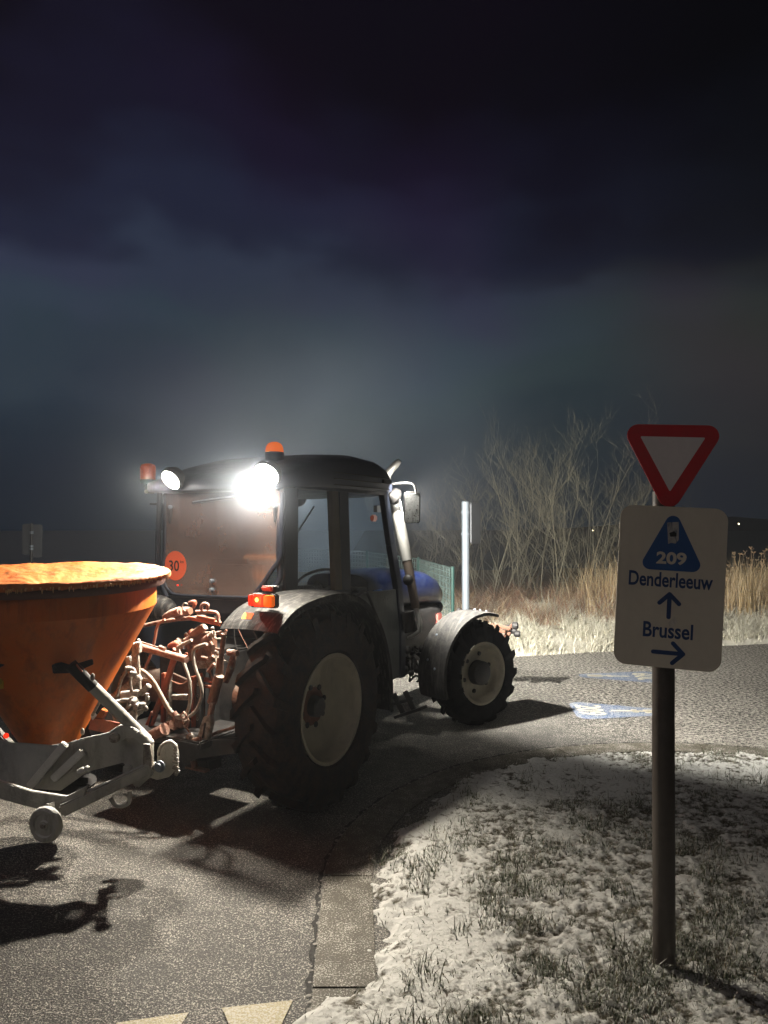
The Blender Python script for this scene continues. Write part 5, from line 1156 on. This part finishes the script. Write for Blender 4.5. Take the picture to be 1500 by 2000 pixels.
for px, py, s_ in ((268, 1380, .020), (278, 1378, .018), (262, 1370, .016), (272, 1390, .014), (284, 1384, .013), (227, 1372, .012), (227, 1384, .012), (227, 1394, .010), (250, 1306, .014), (259, 1316, .014)):
    MB().lathe([(0, .014), (s_ * .8, .014), (s_, .006), (s_, -.014), (0, -.014)], S.D(px, py, 3.78), (rf.uniform(-1, 1), -1, rf.uniform(-.5, .5)), 10).build('pin_fitting', M['salted'], sp_, smooth=35)
stube([(258, 1388), (262, 1400), (254, 1420), (246, 1425)], 3.8, .016, 'curved_pipe', 'salted', 10)
sbar((228, 1388), (240, 1440), 3.85, .05, .02, 'guard_plate', 'spframe'); sbar((176, 1412), (232, 1424), 3.70, .06, .012, 'red_plate', 'hitch'); sbar((205, 1385), (190, 1412), 3.74, .03, .07, 'orange_plate', 'orange')
splate([(183, 1388), (197, 1372), (202, 1378), (189, 1397)], 3.66, .01, 'warning_stripe', 'tape_dark'); splate([(176, 1398), (183, 1388), (189, 1397), (180, 1408)], 3.66, .01, 'warning_stripe', 'triwhite')
sbar((205, 1352), (180, 1398), 3.62, .012, .012, 'side_rail', 'salted'); MB().sphere(S.D(161, 1429, 3.55), .014, 10, 8, -.99, (.8, .6, 1.2)).build('grease_cap', M['salted'], sp_, smooth=60)
sbar((-20, 1420), (40, 1480), 3.9, .05, .05, 'rear_leg', 'salted'); MB().sphere(S.D(12, 1437, 3.7), .013, 10, 8, -.99).build('rear_marker', M['tail_red'], sp_, smooth=60)
splate([(-6, 1325), (2, 1325), (7, 1331), (7, 1345), (-6, 1347)], 3.26, .003, 'rating_plate', 'yellow')

# ------------------------------------------------------------------ haze
if HAZE:
    hm = bpy.data.materials.new('night_mist'); hm.use_nodes = True; nt = hm.node_tree; nt.nodes.clear()
    out = N(nt, 'ShaderNodeOutputMaterial'); pv = N(nt, 'ShaderNodeVolumePrincipled'); pv.inputs['Color'].default_value = (.86, .91, 1, 1); pv.inputs['Density'].default_value = HAZE; pv.inputs['Anisotropy'].default_value = .2
    nt.links.new(pv.outputs[0], out.inputs['Volume'])
    MB().box((0, 18, 2.5), (80, 60, 9)).build('haze', hm, kind='stuff')
# drifting steam beyond and above the cab, lit by the forward lamps
mm_ = bpy.data.materials.new('drifting_steam'); mm_.use_nodes = True; nt = mm_.node_tree; nt.nodes.clear(); L = nt.links.new
out = N(nt, 'ShaderNodeOutputMaterial'); pv = N(nt, 'ShaderNodeVolumePrincipled'); pv.inputs['Color'].default_value = (.76, .86, 1, 1); pv.inputs['Anisotropy'].default_value = .1
tc = N(nt, 'ShaderNodeTexCoord'); ln = N(nt, 'ShaderNodeVectorMath', operation='LENGTH'); dv = N(nt, 'ShaderNodeMapping', ins={'Scale': (1 / 4.4, 1 / 3.2, 1 / 2.9)})
L(tc.outputs['Object'], dv.inputs[0]); L(dv.outputs[0], ln.inputs[0])
nz = N(nt, 'ShaderNodeTexNoise', ins={'Scale': .45, 'Detail': 3.0}); L(tc.outputs['Object'], nz.inputs['Vector'])
fall = mth(nt, 'SUBTRACT', 1.0, ln.outputs['Value'], True); fall = mth(nt, 'MULTIPLY', fall, fall)
L(mth(nt, 'MULTIPLY', mth(nt, 'MULTIPLY', fall, mth(nt, 'SUBTRACT', mth(nt, 'MULTIPLY', nz.outputs[0], 2.4), .5, True)), STEAM), pv.inputs['Density'])
L(pv.outputs[0], out.inputs['Volume'])
stm = MB().sphere((0, 0, 0), 1, 24, 16, -.999, (4.4, 3.2, 2.9)).build('steam', mm_, kind='stuff', label='pale steam drifting behind and above the tractor cab', category='steam')
stm.location = (-2.0, 8.9, 3.2)
mm2 = mm_.copy(); mm2.name = 'thin_glow_veil'  # volume added to imitate lamp bloom over the roof
[x for x in mm2.node_tree.nodes if x.type == 'MATH' and not x.inputs[1].is_linked and abs(x.inputs[1].default_value - STEAM) < 1e-6][0].inputs[1].default_value = VEIL
stm2 = MB().sphere((0, 0, 0), 1, 24, 16, -.999, (4.4, 3.2, 2.9)).build('steam', mm2, kind='stuff', label='added thin veil imitating the lamp glow above the cab roof', category='steam')
stm2.location = (-.85, 5.05, 2.55); stm2.scale = (.34, .36, .46)
stm3 = MB().sphere((0, 0, 0), 1, 24, 16, -.999, (4.4, 3.2, 2.9)).build('steam', mm2, kind='stuff', label='added faint veil giving the glow seen through the cab side windows', category='steam')
stm3.location = (-.75, 10.3, 1.35); stm3.scale = (.27, .34, .36)  # added only for the bluish glow behind the glass
mm4 = mm2.copy(); mm4.name = 'lamp_bloom_volume'  # added halo volume in place of lens bloom round the lamp
[x for x in mm4.node_tree.nodes if x.type == 'MATH' and not x.inputs[1].is_linked and abs(x.inputs[1].default_value - VEIL) < 1e-6][0].inputs[1].default_value = .085
stm4 = MB().sphere((0, 0, 0), 1, 24, 16, -.999, (4.4, 3.2, 2.9)).build('steam', mm4, kind='stuff', label='added small volume imitating the bloom round the right work lamp', category='steam')
stm4.location = (-.70, 4.50, 1.92); stm4.scale = (.15, .16, .20)
